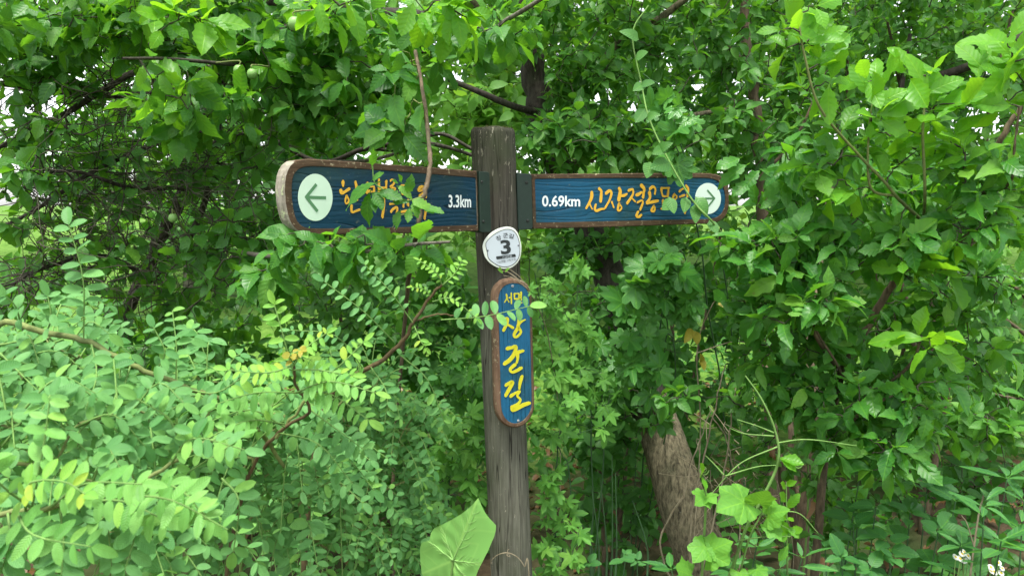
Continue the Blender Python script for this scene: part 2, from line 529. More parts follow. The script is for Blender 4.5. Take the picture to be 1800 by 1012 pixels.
class Plant:
    def __init__(s, name, label, cat, base, group=None, bark='bark_brown', twig='twig'):
        s.base = np.array([base[0], base[1], base[2]], float)
        s.root = empty(name, s.base, label, cat, group)
        s.bark, s.tw = MAT[bark], MAT[twig]
        s.pts = [s.base[None]]
        s.leaves = []            # (species, variant array, matrices)
        s.comp = []              # compound leaves: (path, radius, matrices, species)
        s.acc = Acc()
        PLANTS.append(s)

    def stem(s, P, r0, r1, name='branch', mat=None, sides=8, n=None, wob=0.0, bump=0.06):
        n = n or max(8, 5 * len(P))
        C = smooth_path(P, n)
        if wob:
            C[1:-1] += rng.normal(0, wob, (n - 2, 3))
        r = np.linspace(r0, r1, n) ** 1.0
        V, F = tube(C, r, sides, bump)
        link(name, mesh_from(name, V - s.base, [F]), MAT[mat] if mat else s.bark, s.root)
        s.pts.append(C)
        return C

    def qstem(s, P, *a, **k):
        return s.stem([Q(*p) for p in P], *a, **k)

    def nearest(s, p):
        A = np.vstack(s.pts)
        d = np.linalg.norm(A - p, axis=1)
        i = int(d.argmin())
        return A[i], d[i]

    def put(s, sp, P, D, Nn, size):
        """leaves at P pointing along D with upper side towards Nn"""
        D = nrm(D)
        X = nrm(np.cross(D, Nn))
        Z = np.cross(X, D)
        n = len(P)
        M = np.zeros((n, 4, 4))
        size = np.broadcast_to(size, (n,))
        M[:, :3, 0] = X * size[:, None]
        M[:, :3, 1] = D * size[:, None]
        M[:, :3, 2] = Z * size[:, None]
        M[:, :3, 3] = P
        M[:, 3, 3] = 1
        var = rng.integers(0, len(SPEC[sp]['meshes']), n)
        s.leaves.append((sp, var, M))

    def leafy(s, C, sp, size, n, t0=0.25, up=1.0, face=0.45, jit=0.45, droop=0.15, fwd=0.5, rosette=3):
        """leaves along the path C"""
        m = len(C)
        t = np.concatenate([np.linspace(t0, 0.97, max(1, n - rosette)), np.full(min(rosette, n), 1.0)])
        f = t * (m - 1)
        i = np.minimum(f.astype(int), m - 2)
        P = C[i] + (C[i + 1] - C[i]) * (f - i)[:, None]
        T = nrm(C[i + 1] - C[i])
        k = np.arange(len(t))
        az = k * 2.4 + rng.uniform(0, 6.28)
        A = nrm(np.cross(T, UP + 0.1))
        B = np.cross(T, A)
        side = A * np.cos(az)[:, None] + B * np.sin(az)[:, None]
        D = T * fwd + side * 0.85 + rng.normal(0, 0.18, P.shape)
        D[:, 2] -= droop
        tocam = nrm(CAM - P)
        Nn = UP * up + tocam * face + rng.normal(0, jit, P.shape) + T * 0.2
        sz = size * rng.uniform(0.48, 1.18, len(t)) * np.where(t > 0.985, 0.85, 1.0)
        P = P + nrm(D) * (sz * 0.13)[:, None]
        s.put(sp, P, D, Nn, sz)

    def cluster(s, px, py, rx, ry, Y, rY, n, sp, size, nl=7, up=1.0, face=0.45, jit=0.45, droop=0.15, rad=0.0022, fwd=0.5, maxlen=9.0, shell=0.45):
        c = Q(px, py, Y)
        ext = np.array([rx * Y / FPX, rY, ry * Y / FPX])
        d = nrm(rng.normal(size=(n, 3)))
        T = c + d * ext * (rng.uniform(0, 1, (n, 1)) ** shell)
        T[:, 2] = np.maximum(T[:, 2], 0.04)
        s.grow(T, sp, size, nl, up, face, jit, droop, rad, fwd, maxlen)

    def grow(s, T, sp, size, nl=7, up=1.0, face=0.45, jit=0.45, droop=0.15, rad=0.0022, fwd=0.5, maxlen=9.0, comp=None):
        A = np.vstack(s.pts)
        order = np.argsort([np.min(np.linalg.norm(A - t, axis=1)) for t in T])
        for k in order:
            p = T[k]
            A = np.vstack(s.pts)
            dd = np.linalg.norm(A - p, axis=1) + 0.25 * np.maximum(0, A[:, 2] - p[2])
            a = A[int(dd.argmin())]
            ln = np.linalg.norm(p - a)
            if ln < 0.03:
                continue
            mid = (a + p) / 2 + np.array([0, 0, 0.10 * ln]) + rng.normal(0, 0.07 * ln, 3)
            m = max(5, min(12, int(ln / 0.03)))
            C = smooth_path([a, mid, p], m)
            C[1:-1] += rng.normal(0, 0.004, (m - 2, 3))
            s.acc.tube(C, np.linspace(rad * (1 + 0.8 * min(ln, 1)), rad * 0.45, m), 4)
            s.pts.append(C[m // 3:])
            if comp:
                s.compleaves(C, sp, size, nl, comp, up, face, droop)
            elif nl:
                t0 = max(0.12, 1 - 0.32 / max(ln, 0.05))
                s.leafy(C, sp, size, max(3, int(nl * rng.uniform(0.7, 1.3))), t0, up, face, jit, droop, fwd)

    def compound(s, P, pairs, size, sp='leaflet', normal=None, r=0.0016, term=True, t0=0.18, n=None, lay=0.35, jit=0.16):
        """one feather leaf: a stalk through P with leaflets on both sides"""
        C = smooth_path(P, 9)
        T = nrm(np.gradient(C, axis=0))
        ts = np.linspace(t0, 0.96, pairs)
        f = ts * 8
        i = np.minimum(f.astype(int), 7)
        Pp = C[i] + (C[i + 1] - C[i]) * (f - i)[:, None]
        Tt = T[i]
        tocam = nrm(CAM - Pp)
        Nn = (np.broadcast_to(normal, Pp.shape) if normal is not None else UP * 0.7 + tocam * 0.6) + rng.normal(0, 0.10, Pp.shape)
        side = nrm(np.cross(Tt, Nn))
        taper = 1 - 0.35 * np.abs(ts - 0.5) * 2
        Ms = []
        for sg in (-1, 1):
            D = Tt * lay + side * sg + rng.normal(0, jit, Pp.shape)
            D[:, 2] -= 0.12
            Ms.append((Pp + Tt * (0.1 * size * (sg > 0)), D, Nn + rng.normal(0, jit, Pp.shape), size * taper * rng.uniform(0.82, 1.12, pairs)))
        if term:
            Ms.append((C[-1:], T[-1:] + rng.normal(0, 0.1, (1, 3)), Nn[-1:], np.array([size * 0.9])))
        P_ = np.vstack([m[0] for m in Ms])
        D_ = np.vstack([m[1] for m in Ms])
        N_ = np.vstack([m[2] for m in Ms])
        S_ = np.concatenate([m[3] for m in Ms])
        keep = rng.uniform(0, 1, len(P_)) > 0.04
        tmp = []
        old, s.leaves = s.leaves, tmp
        s.put(sp, P_[keep], D_[keep], N_[keep], S_[keep])
        s.leaves = old
        s.comp.append((C, np.linspace(r, r * 0.5, 9), tmp[0], sp))

    def compleaves(s, C, sp, size, nl, comp, up, face, droop):
        ln0, ln1, pairs = comp
        m = len(C)
        for j in range(nl):
            t = 0.25 + 0.75 * (j + rng.uniform(0, 0.6)) / nl
            f = min(t, 1.0) * (m - 1)
            i = min(int(f), m - 2)
            p = C[i] + (C[i + 1] - C[i]) * (f - i)
            T = nrm(C[i + 1] - C[i])
            A = nrm(np.cross(T, UP + 0.01))
            az = j * 2.4 + rng.uniform(0, 1.5)
            side = A * math.cos(az) + np.cross(T, A) * math.sin(az)
            d = nrm(T * 0.6 + side + np.array([0, -0.15, 0.25]) + rng.normal(0, 0.15, 3))
            ln = rng.uniform(ln0, ln1)
            e = p + d * ln * 0.55 + UP * 0.02
            q = p + d * ln + np.array([0, 0, -droop * ln])
            nn = UP * up + nrm(CAM - p) * face + rng.normal(0, 0.25, 3)
            s.compound([p, e, q], max(3, int(pairs * rng.uniform(0.75, 1.2))), size * rng.uniform(0.8, 1.1), sp, nn)

    def ccluster(s, px, py, rx, ry, Y, rY, n, sp, size, nl, comp, up=0.8, face=0.6, droop=0.25, rad=0.003):
        c = Q(px, py, Y)
        ext = np.array([rx * Y / FPX, rY, ry * Y / FPX])
        T = c + nrm(rng.normal(size=(n, 3))) * ext * (rng.uniform(0, 1, (n, 1)) ** 0.45)
        s.grow(T, sp, size, nl, up, face, 0.3, droop, rad, 0.5, 9, comp)


def finish_plants():
    """single leaves for the ones that show largest (300 a plant), the rest of a crown joined"""
    cell = 7
    W, H = 1800 // cell + 2, 1012 // cell + 2
    zb = np.full((W, H), 1e9)
    probe = np.array([[0, 0.15, 0, 1], [0, 0.5, 0, 1], [0, 0.85, 0, 1], [0.16, 0.5, 0, 1], [-0.16, 0.5, 0, 1], [0.1, 0.3, 0, 1], [-0.1, 0.3, 0, 1]])

    def look(M):
        P = np.einsum('nij,kj->nki', M, probe)[..., :3]
        x, y, z = proj(P)
        return np.floor(x / cell).astype(int), np.floor(y / cell).astype(int), z

    allM = []
    for p in PLANTS:
        for sp, var, M in p.leaves:
            allM.append(M)
        for c in p.comp:
            allM.append(c[2][2])
    for M in allM:
        x, y, z = look(M)
        ok = (x >= 0) & (x < W) & (y >= 0) & (y < H)
        np.minimum.at(zb, (x[ok], y[ok]), z[ok])

    def score(M):
        x, y, z = look(M)
        ok = (x >= 0) & (x < W) & (y >= 0) & (y < H)
        xc, yc = np.clip(x, 0, W - 1), np.clip(y, 0, H - 1)
        vis = (ok & (z <= zb[xc, yc] + 0.03)).sum(1)
        px = np.linalg.norm(M[:, :3, 1], axis=1) * FPX / z[:, 1]
        return np.where(vis > 0, px * (0.5 + 0.1 * vis), 0), px

    nsingle = 0
    for p in PLANTS:
        if p.acc.n:
            tag(link('twigs', mesh_from('twigs', np.vstack(p.acc.V) - p.base, [np.vstack(p.acc.F)]), p.tw, p.root), kind='stuff')
        mass = {}
        # compound leaves
        if p.comp:
            sc = []
            for c in p.comp:
                q, px = score(c[2][2])
                sc.append(q.sum() if (px.max() > 9) else 0)
            order = np.argsort(-np.array(sc))
            rest = Acc()
            for rank, ci in enumerate(order):
                C, rad, (sp, var, M), _ = p.comp[ci]
                if rank < 300 and sc[ci] > 30:
                    V, F = tube(C, rad, 4)
                    st = link('leaf_stalk', mesh_from('leaf_stalk', V - C[0], [F]), MAT['stem_green'], p.root, C[0] - p.base)
                    off = C[0]
                    for k in range(len(M)):
                        o = bpy.data.objects.new('leaflet', SPEC[sp]['meshes'][var[k]])
                        COL.objects.link(o)
                        o.parent = st
                        B = M[k].copy()
                        B[:3, 3] -= off
                        o.matrix_basis = Matrix(B)
                        nsingle += 1
                else:
                    rest.tube(C, rad, 3)
                    mass.setdefault(sp, []).append((var, M))
            if rest.n:
                tag(link('leaf_stalks', mesh_from('leaf_stalks', np.vstack(rest.V) - p.base, [np.vstack(rest.F)]), MAT['stem_green'], p.root), kind='stuff')
        if p.leaves:
            per = [score(M) for _, _, M in p.leaves]
            sc = np.concatenate([q for q, _ in per])
            px = np.concatenate([q for _, q in per])
            sc = np.where(px >= 11, sc, 0)
            cut = np.sort(sc)[-300] if len(sc) > 300 else 0
            cut = max(cut, 1e-6)
            left = 300
            for (sp, var, M), (q, pp) in zip(p.leaves, per):
                q = np.where(pp >= 11, q, 0)
                one = q >= cut
                for k in np.nonzero(one)[0]:
                    if left <= 0:
                        one[k] = False
                        continue
                    left -= 1
                    o = bpy.data.objects.new('leaf', SPEC[sp]['meshes'][var[k]])
                    COL.objects.link(o)
                    o.parent = p.root
                    B = M[k].copy()
                    B[:3, 3] -= p.base
                    o.matrix_basis = Matrix(B)
                    nsingle += 1
                if (~one).any():
                    mass.setdefault(sp, []).append((var[~one], M[~one]))
        for sp, items in mass.items():
            var = np.concatenate([a for a, _ in items])
            M = np.concatenate([b for _, b in items])
            Vs, UVs, polys, off = [], [], {}, 0
            for vi, (V, F, uv) in enumerate(SPEC[sp]['lo']):
                Ms = M[var == vi]
                if not len(Ms):
                    continue
                Vh = np.hstack([V, np.ones((len(V), 1))])
                W_ = np.einsum('nij,kj->nki', Ms, Vh)[..., :3] - p.base
                Vs.append(W_.reshape(-1, 3))
                UVs.append(np.tile(uv, (len(Ms), 1)))
                for Fk in (F if isinstance(F, tuple) else (F,)):
                    idx = (Fk[None] + (np.arange(len(Ms)) * len(V))[:, None, None]).reshape(-1, Fk.shape[1]) + off
                    polys.setdefault(Fk.shape[1], []).append(idx)
                off += len(Ms) * len(V)
            me = mesh_from('foliage', np.vstack(Vs), [np.vstack(v) for v in polys.values()], np.vstack(UVs))
            tag(link('foliage', me, SPEC[sp]['mat'], p.root), kind='stuff')
    print('single leaves', nsingle, 'joined', sum(len(m) for m in allM) - nsingle)


# ------------------------------------------------------------------ the ground
def gh(x, y):
    t = np.clip((np.asarray(y, float) - 4.0) / 10.0, 0, 1)
    return 1.3 * t * t * (3 - 2 * t) + 0.03 * np.sin(x * 2.1 + 1.0) * np.cos(y * 1.7) + 0.015 * np.sin(x * 5.3) * np.sin(y * 4.7)


def make_ground():
    ax = np.concatenate([-np.geomspace(300, 6, 18), np.linspace(-5.5, 5.5, 70), np.geomspace(6, 300, 18)])
    ay = np.concatenate([-np.geomspace(300, 3, 14), np.linspace(-2.5, 14, 90), np.geomspace(15, 300, 18)])
    X, Y = np.meshgrid(ax, ay)
    V = np.stack([X, Y, gh(X, Y)], -1).reshape(-1, 3)
    nx, ny = len(ax), len(ay)
    i = np.arange(ny - 1)[:, None] * nx + np.arange(nx - 1)
    F = np.stack([i, i + 1, i + nx + 1, i + nx], -1).reshape(-1, 4)
    g = G('soil')
    c = g.coord('Object')
    n1, n2 = g.noise(c, 9, 8, 0.7), g.noise(c, 0.9, 4)
    col = g.ramp(n1, [(0.3, (0.022, 0.016, 0.010)), (0.52, (0.07, 0.05, 0.03)), (0.75, (0.13, 0.10, 0.06))])
    col = g.mix(g.fac(n2, 0.45, 0.62, 0, 0.75), col, (0.04, 0.075, 0.02))
    yy = g.n('ShaderNodeSeparateXYZ', {0: c}).outputs[1]
    gr = g.ramp(n1, [(0.3, (0.045, 0.11, 0.015)), (0.7, (0.13, 0.24, 0.04))])
    col = g.mix(g.fac(g.math('ADD', yy, g.math('MULTIPLY', n2, 2.0)), 4.6, 6.5), col, gr)      # meadow beyond the thicket
    m = g.done(col, 0.95, 0.1, g.bump(n1, 0.8, 0.03))
    tag(link('ground', mesh_from('ground', V, [F]), m), 'dark soil and leaf litter under the thicket', 'ground', kind='structure')


make_ground()

# ------------------------------------------------------------------ the signpost
def paint(name, col, rough=0.55, wear=0.0, wearcol=(0.1, 0.08, 0.05), nscale=120, var=0.25):
    g = G(name)
    c = g.coord('Object')
    n1 = g.noise(c, nscale * 0.3, 4)
    col_ = g.mix(g.fac(n1, 0.3, 0.7, 0, var), col, tuple(v * 0.62 for v in col))
    if wear:
        n2 = g.noise(c, nscale, 6, 0.7)
        col_ = g.mix(g.fac(n2, 0.63, 0.68, 0, wear), col_, wearcol)
    return g.done(col_, rough, 0.35, g.bump(n1, 0.15, 0.001))


def panel_mat(name, base, dark, vertical=False, crack=1.0, pale=(0.08, 0.22, 0.32)):
    """blue paint over strongly raised wood grain; the grain runs along the board"""
    g = G(name)
    sc = (9, 1.3, 1) if vertical else (1.3, 9, 1)
    c = g.coord('Object')
    warp = g.noise(g.n('ShaderNodeMapping', {'Vector': c, 'Scale': tuple(q * 1.5 for q in sc)}).outputs[0], 1.0, 2, 0.5)
    sep = g.n('ShaderNodeSeparateXYZ', {0: c})
    across = sep.outputs[0] if vertical else sep.outputs[1]
    lev = g.math('ADD', g.math('MULTIPLY', across, 55.0 if not vertical else 95.0), g.math('MULTIPLY', warp, 9.0 if not vertical else 2.0))
    fr = g.math('ABSOLUTE', g.math('SUBTRACT', g.math('FRACT', lev), 0.5))        # ring lines
    fine = g.noise(g.n('ShaderNodeMapping', {'Vector': c, 'Scale': tuple(q * 22 for q in sc)}).outputs[0], 1.0, 4, 0.6)
    mask = g.noise(g.n('ShaderNodeMapping', {'Vector': c, 'Scale': tuple(q * 2.6 for q in sc)}).outputs[0], 1.0, 2)
    line = g.math('MULTIPLY', g.fac(fr, 0.0, 0.10, 1, 0), g.fac(mask, 0.47, 0.58))
    col = g.mix(g.fac(fine, 0.3, 0.75), base, tuple(v * 0.68 for v in base))
    big = g.noise(c, 7, 3)
    col = g.mix(g.fac(big, 0.45, 0.75, 0, 0.55), col, (base[0] * 0.7 + 0.006, base[1] * 0.75, base[2] * 0.55))
    pl = g.math('MULTIPLY', g.fac(g.math('ABSOLUTE', g.math('SUBTRACT', fr, 0.22)), 0, 0.06, 1, 0), g.fac(fine, 0.45, 0.7))
    col = g.mix(g.math('MULTIPLY', pl, 0.5), col, pale)
    col = g.mix(g.math('MULTIPLY', line, 0.9 * crack), col, dark)
    alg = g.noise(c, 5, 5, 0.65)
    col = g.mix(g.fac(g.math('ADD', alg, g.math('MULTIPLY', sep.outputs[1], 0.9 if not vertical else 0.0)), 0.52, 0.72, 0, 0.75), col, (0.016, 0.045, 0.030))      # algae film, heavier along the top edge
    chip = g.noise(c, 75, 6, 0.75)
    col = g.mix(g.fac(chip, 0.64, 0.67, 0, 0.8), col, (0.10, 0.12, 0.10))
    speck = g.noise(c, 260, 2)
    col = g.mix(g.fac(speck, 0.74, 0.78, 0, 0.6), col, (0.25, 0.32, 0.33))
    h = g.math('SUBTRACT', g.math('ADD', g.math('MULTIPLY', fr, 0.7), g.math('MULTIPLY', fine, 0.4)), g.math('MULTIPLY', line, 1.2))
    return g.done(col, 0.55, 0.22, g.bump(h, 0.7, 0.0022))


def frame_mat(name, a, b, along):
    g = G(name)
    c = g.coord('Object', along)
    n1 = g.noise(c, 90, 6, 0.65, 0.3)
    n2 = g.noise(g.coord('Object'), 85, 6, 0.7)
    n3 = g.noise(g.coord('Object'), 14, 3)
    col = g.mix(g.fac(n1, 0.3, 0.7), a, b)
    col = g.mix(g.fac(n3, 0.5, 0.7, 0, 0.7), col, (0.045, 0.036, 0.02))
    col = g.mix(g.fac(n2, 0.585, 0.64, 0, 0.85), col, (0.30, 0.26, 0.16))
    return g.done(col, 0.8, 0.2, g.bump(n1, 0.5, 0.003))


def post_mat():
    g = G('weathered_post_wood')
    c = g.coord('Object', (1, 1, 0.06))
    n1 = g.noise(c, 130, 8, 0.7, 0.2)
    n2 = g.noise(g.coord('Object', (1, 1, 0.25)), 22, 4)
    z = g.n('ShaderNodeSeparateXYZ', {0: g.coord('Object')}).outputs[2]
    col = g.mix(g.fac(n1, 0.3, 0.7), (0.026, 0.024, 0.018), (0.108, 0.101, 0.078))
    col = g.mix(g.fac(n2, 0.42, 0.7, 0, 0.6), col, (0.060, 0.052, 0.038))
    low = g.mix(g.fac(n1, 0.3, 0.7), (0.064, 0.064, 0.047), (0.178, 0.178, 0.136))
    col = g.mix(g.fac(g.math('ADD', z, g.math('MULTIPLY', n2, 0.25)), 1.58, 1.30), col, low)      # greyer where the weather gets at it
    # flaking pale lichen, thickest near the top
    n3 = g.noise(g.coord('Object', (1, 1, 0.3)), 95, 6, 0.75)
    th = g.fac(z, 1.45, 1.83, 0.0, 0.065)
    col = g.mix(g.math('MULTIPLY', g.fac(g.math('ADD', n3, th), 0.645, 0.675), 0.8), col, (0.40, 0.37, 0.29))
    ck = g.noise(g.coord('Object', (1, 1, 0.035)), 34, 3, 0.5)
    col = g.mix(g.fac(g.math('ABSOLUTE', g.math('SUBTRACT', ck, 0.5)), 0.004, 0.014, 0.85, 0), col, (0.012, 0.010, 0.008))      # drying cracks
    # green algae film
    n4 = g.noise(g.coord('Object'), 9, 3)
    col = g.mix(g.fac(n4, 0.5, 0.75, 0, 0.45), col, (0.05, 0.07, 0.03))
    return g.done(col, 0.85, 0.2, g.bump(n1, 0.9, 0.004))


class Board:
    """a flat frame: local x to the right, y up, z out of the face"""

    def __init__(s, org, deg, tilt=0.0):
        a = R(deg)
        s.o = np.array(org, float)
        x = np.array([math.cos(a), math.sin(a), 0])
        y = np.array([0, 0, 1.0])
        n = np.cross(x, y)
        t = R(tilt)
        s.x, s.y, s.n = x * math.cos(t) + y * math.sin(t), y * math.cos(t) - x * math.sin(t), n
        M = np.eye(4)
        M[:3, 0], M[:3, 1], M[:3, 2], M[:3, 3] = s.x, s.y, s.n, s.o
        s.M = Matrix(M)

    def at(s, px, py, w=0.0):
        d = ray(px, py)
        t = ((s.o + s.n * w - CAM) @ s.n) / (d @ s.n)
        p = CAM + d * t - s.o
        return np.array([p @ s.x, p @ s.y])

    def loop(s, pts, w=0.0):
        return np.array([s.at(x, y, w) for x, y in pts])


def resample(P, n, closed=True, rounds=1):
    """even samples along a closed outline; rounds = corner cutting passes"""
    P = np.asarray(P, float)
    for _ in range(rounds):
        Qn = np.roll(P, -1, 0)
        P = np.stack([P * 0.75 + Qn * 0.25, P * 0.25 + Qn * 0.75], 1).reshape(-1, 2)
    E = np.vstack([P, P[:1]])
    d = np.concatenate([[0], np.cumsum(np.linalg.norm(np.diff(E, axis=0), axis=1))])
    t = np.linspace(0, d[-1], n, endpoint=False)
    return np.stack([np.interp(t, d, E[:, 0]), np.interp(t, d, E[:, 1])], 1)


def solid(name, loops, mat, parent, M, smooth=False):
    """loops: list of (xy outline, w) from the front middle round to the back, capped at both ends"""
    n = len(loops[0][0])
    V = np.vstack([np.hstack([np.asarray(l), np.full((n, 1), w) if np.isscalar(w) else np.asarray(w)[:, None]]) for l, w in loops])
    F = []
    for k in range(len(loops) - 1):
        i = np.arange(n)
        j = (i + 1) % n
        F.append(np.stack([i + k * n, i + (k + 1) * n, j + (k + 1) * n, j + k * n], 1))
    polys = [np.vstack(F)] if F else []
    polys.append(np.arange(n)[None])
    polys.append((np.arange(n)[::-1] + (len(loops) - 1) * n)[None])
    me = mesh_from(name, V, polys, None, smooth)
    bm = bmesh.new()
    bm.from_mesh(me)
    bmesh.ops.recalc_face_normals(bm, faces=bm.faces[:])
    bm.to_mesh(me)
    bm.free()
    o = link(name, me, mat, parent)
    o.matrix_local = M
    return o


def grow_loop(P, d):
    """offset a closed outline inwards by d (either winding)"""
    T = np.roll(P, -1, 0) - np.roll(P, 1, 0)
    N = nrm(np.stack([-T[:, 1], T[:, 0]], 1))
    c = P.mean(0)
    if ((c - P) * N).sum() < 0:
        N = -N
    return P + N * d


def strokes(name, board, lines, mat, parent, M, w0, th=0.0012, wscale=1.0):
    """brush strokes: (points in the photo, width in its pixels) -> thin raised strips with round ends"""
    V, F4, FN, off = [], [], [], 0
    k = 0
    for pts, wd in lines:
        P = board.loop(pts, w0)
        mid = P.mean(0)
        pxm = np.linalg.norm(board.at(pts[0][0], pts[0][1] + 10, w0) - board.at(pts[0][0], pts[0][1], w0)) / 10
        hw = wd * pxm / 2 * wscale
        C = smooth_path(np.hstack([P, np.zeros((len(P), 1))]), max(6, 5 * len(P)))[:, :2]
        T = nrm(np.gradient(C, axis=0))
        N = np.stack([-T[:, 1], T[:, 0]], 1)
        m = len(C)
        prof = hw * (1 + 0.16 * np.sin(np.linspace(0, 5, m) + k * 1.7)) * np.linspace(1.08, 0.88, m)
        Lf, Rt = C + N * prof[:, None], C - N * prof[:, None]
        th_ = np.linspace(0, np.pi, 6)[1:-1]
        a = math.atan2(N[0, 1], N[0, 0])
        cap0 = C[0] + prof[0] * np.stack([np.cos(a + th_), np.sin(a + th_)], 1)
        a2 = math.atan2(-N[-1, 1], -N[-1, 0])
        cap1 = C[-1] + prof[-1] * np.stack([np.cos(a2 + th_), np.sin(a2 + th_)], 1)
        z = w0 + th + k * 0.00006
        k += 1
        up = np.vstack([Lf, Rt])
        n = len(up)
        V.append(np.hstack([up, np.full((n, 1), z)]))
        V.append(np.hstack([up, np.full((n, 1), w0 - 0.001)]))
        i = np.arange(m - 1)
        F4.append(np.stack([i + 1, i, i + m, i + m + 1], 1) + off)
        F4.append(np.stack([i, i + 1, i + 1 + n, i + n], 1) + off)
        F4.append(np.stack([i + 1 + m, i + m, i + m + n, i + 1 + m + n], 1) + off)
        b0 = off
        off += 2 * n
        for cap, ends in ((cap0, (0, m)), (cap1, (2 * m - 1, m - 1))):
            ids = [b0 + ends[0]] + list(range(off, off + len(cap))) + [b0 + ends[1]]
            V.append(np.hstack([cap, np.full((len(cap), 1), z)]))
            off += len(cap)
            FN.append(ids)
    polys = [np.vstack(F4), np.array(FN)]
    me = mesh_from(name, np.vstack(V), polys, None, False)
    o = link(name, me, mat, parent)
    o.matrix_local = M
    return o


def text_in(name, body, board, box, mat, parent, M, w, bold=0.0, rot=0.0, th=0.0006):
    """flat lettering filling a box of the photo on the board's face; box = (x0, y0, x1, y1), rot in degrees about its middle"""
    cu = bpy.data.curves.new('lettering', 'FONT')
    cu.body = body
    cu.offset = bold
    cu.extrude = 0.0
    cu.resolution_u = 3
    ob = bpy.data.objects.new('lettering', cu)
    COL.objects.link(ob)
    bpy.context.view_layer.update()
    dg = bpy.context.evaluated_depsgraph_get()
    me = bpy.data.meshes.new_from_object(ob.evaluated_get(dg))
    bpy.data.objects.remove(ob)
    n = len(me.vertices)
    co = np.zeros(n * 3, np.float32)
    me.vertices.foreach_get('co', co)
    co = co.reshape(-1, 3)
    lo, hi = co.min(0), co.max(0)
    c = board.at((box[0] + box[2]) / 2, (box[1] + box[3]) / 2, w)
    wx = np.linalg.norm(board.at(box[2], (box[1] + box[3]) / 2, w) - board.at(box[0], (box[1] + box[3]) / 2, w))
    hy = np.linalg.norm(board.at((box[0] + box[2]) / 2, box[3], w) - board.at((box[0] + box[2]) / 2, box[1], w))
    q = ((co - lo) / np.maximum(hi - lo, 1e-6) - 0.5)[:, :2] * (wx, hy)
    a = R(rot)
    q = q @ np.array([[math.cos(a), math.sin(a)], [-math.sin(a), math.cos(a)]])
    co[:, :2] = q + c
    co[:, 2] = w + th
    me.vertices.foreach_set('co', co.ravel())
    me.materials.clear()
    o = link(name, me, mat, parent)
    o.matrix_local = M
    return o


def ellipse(c, rx, ry, n=64, rot=0.0):
    t = np.linspace(0, 2 * np.pi, n, endpoint=False)
    x, y = rx * np.cos(t), ry * np.sin(t)
    a = R(rot)
    return [(c[0] + u * math.cos(a) - v * math.sin(a), c[1] + u * math.sin(a) + v * math.cos(a)) for u, v in zip(x, y)]


M_POST = post_mat()
M_BLUE_L = panel_mat('shaded_blue_panel', (0.002, 0.037, 0.068), (0.001, 0.009, 0.017), pale=(0.010, 0.070, 0.105))  # the boards' blue, darkened in the paint for the leaf shade on this one
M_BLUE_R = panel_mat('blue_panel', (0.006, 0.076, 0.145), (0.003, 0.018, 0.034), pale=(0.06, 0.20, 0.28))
M_BLUE_V = panel_mat('plaque_blue', (0.012, 0.115, 0.225), (0.006, 0.05, 0.10), True, 0.5, pale=(0.06, 0.24, 0.38))
M_FRAME = frame_mat('brown_board_edge', (0.040, 0.024, 0.013), (0.098, 0.062, 0.034), (0.15, 1, 1))
M_FRAMEV = frame_mat('brown_plaque_edge', (0.085, 0.05, 0.03), (0.20, 0.125, 0.08), (1, 0.12, 1))
M_GOLD = paint('ochre_paint', (0.66, 0.37, 0.03), 0.55, 0.5, (0.30, 0.16, 0.02), 160)
M_LIME = paint('yellow_paint', (0.60, 0.56, 0.02), 0.5, 0.3, (0.30, 0.27, 0.03), 160)
M_WHITE = paint('white_lettering_paint', (0.72, 0.78, 0.76), 0.5, 0.3, (0.3, 0.35, 0.36), 200, 0.12)
M_DISC = paint('pale_disc_paint', (0.50, 0.66, 0.50), 0.5, 0.35, (0.30, 0.42, 0.30), 130, 0.12)
M_DISC2 = paint('white_disc_paint', (0.64, 0.77, 0.68), 0.5, 0.3, (0.35, 0.45, 0.36), 130, 0.10)
M_ARROW = paint('green_arrow_paint', (0.075, 0.20, 0.085), 0.6, 0.4, (0.20, 0.30, 0.16), 200)
M_BRACKET = paint('green_bracket_paint', (0.014, 0.032, 0.022), 0.5, 0.8, (0.06, 0.085, 0.055), 170, 0.5)
M_STEEL = paint('screw_steel', (0.30, 0.32, 0.32), 0.4)
M_DARKSCREW = paint('dark_screw', (0.02, 0.025, 0.02), 0.5)
M_BADGE = paint('badge_face', (0.50, 0.56, 0.60), 0.4, 0.1, (0.3, 0.3, 0.3), 90, 0.08)
M_RIM = paint('badge_rim', (0.70, 0.75, 0.66), 0.45, 0.25, (0.4, 0.42, 0.33), 140, 0.12)
M_BLACK = paint('badge_black', (0.022, 0.028, 0.028), 0.5, 0.2, (0.08, 0.09, 0.09), 160)


def lichen_cap():
    g = G('grey_end_grain')
    n1 = g.noise(g.coord('Object', (1, 0.3, 1)), 80, 6, 0.7)
    n2 = g.noise(g.coord('Object'), 45, 7, 0.75)
    col = g.mix(g.fac(n1, 0.3, 0.7), (0.13, 0.115, 0.085), (0.30, 0.275, 0.22))
    col = g.mix(g.fac(n2, 0.56, 0.60, 0, 0.9), col, (0.38, 0.43, 0.24))
    return g.done(col, 0.9, 0.15, g.bump(n1, 0.6, 0.003))


M_CAP = lichen_cap()

Pt, Pb = Q(866, 226, 2.0), Q(899, 1012, 2.0)
axis = (Pt - Pb) / (Pt[2] - Pb[2])


def post_at(z):
    return Pb + axis * (z - Pb[2])


POST = empty('signpost', (*post_at(0)[:2], 0), 'weathered round wooden signpost with two blue direction boards and a number badge', 'signpost')
PB = np.array(POST.location)


def local(M):
    return Matrix.Translation(-Vector(PB)) @ M


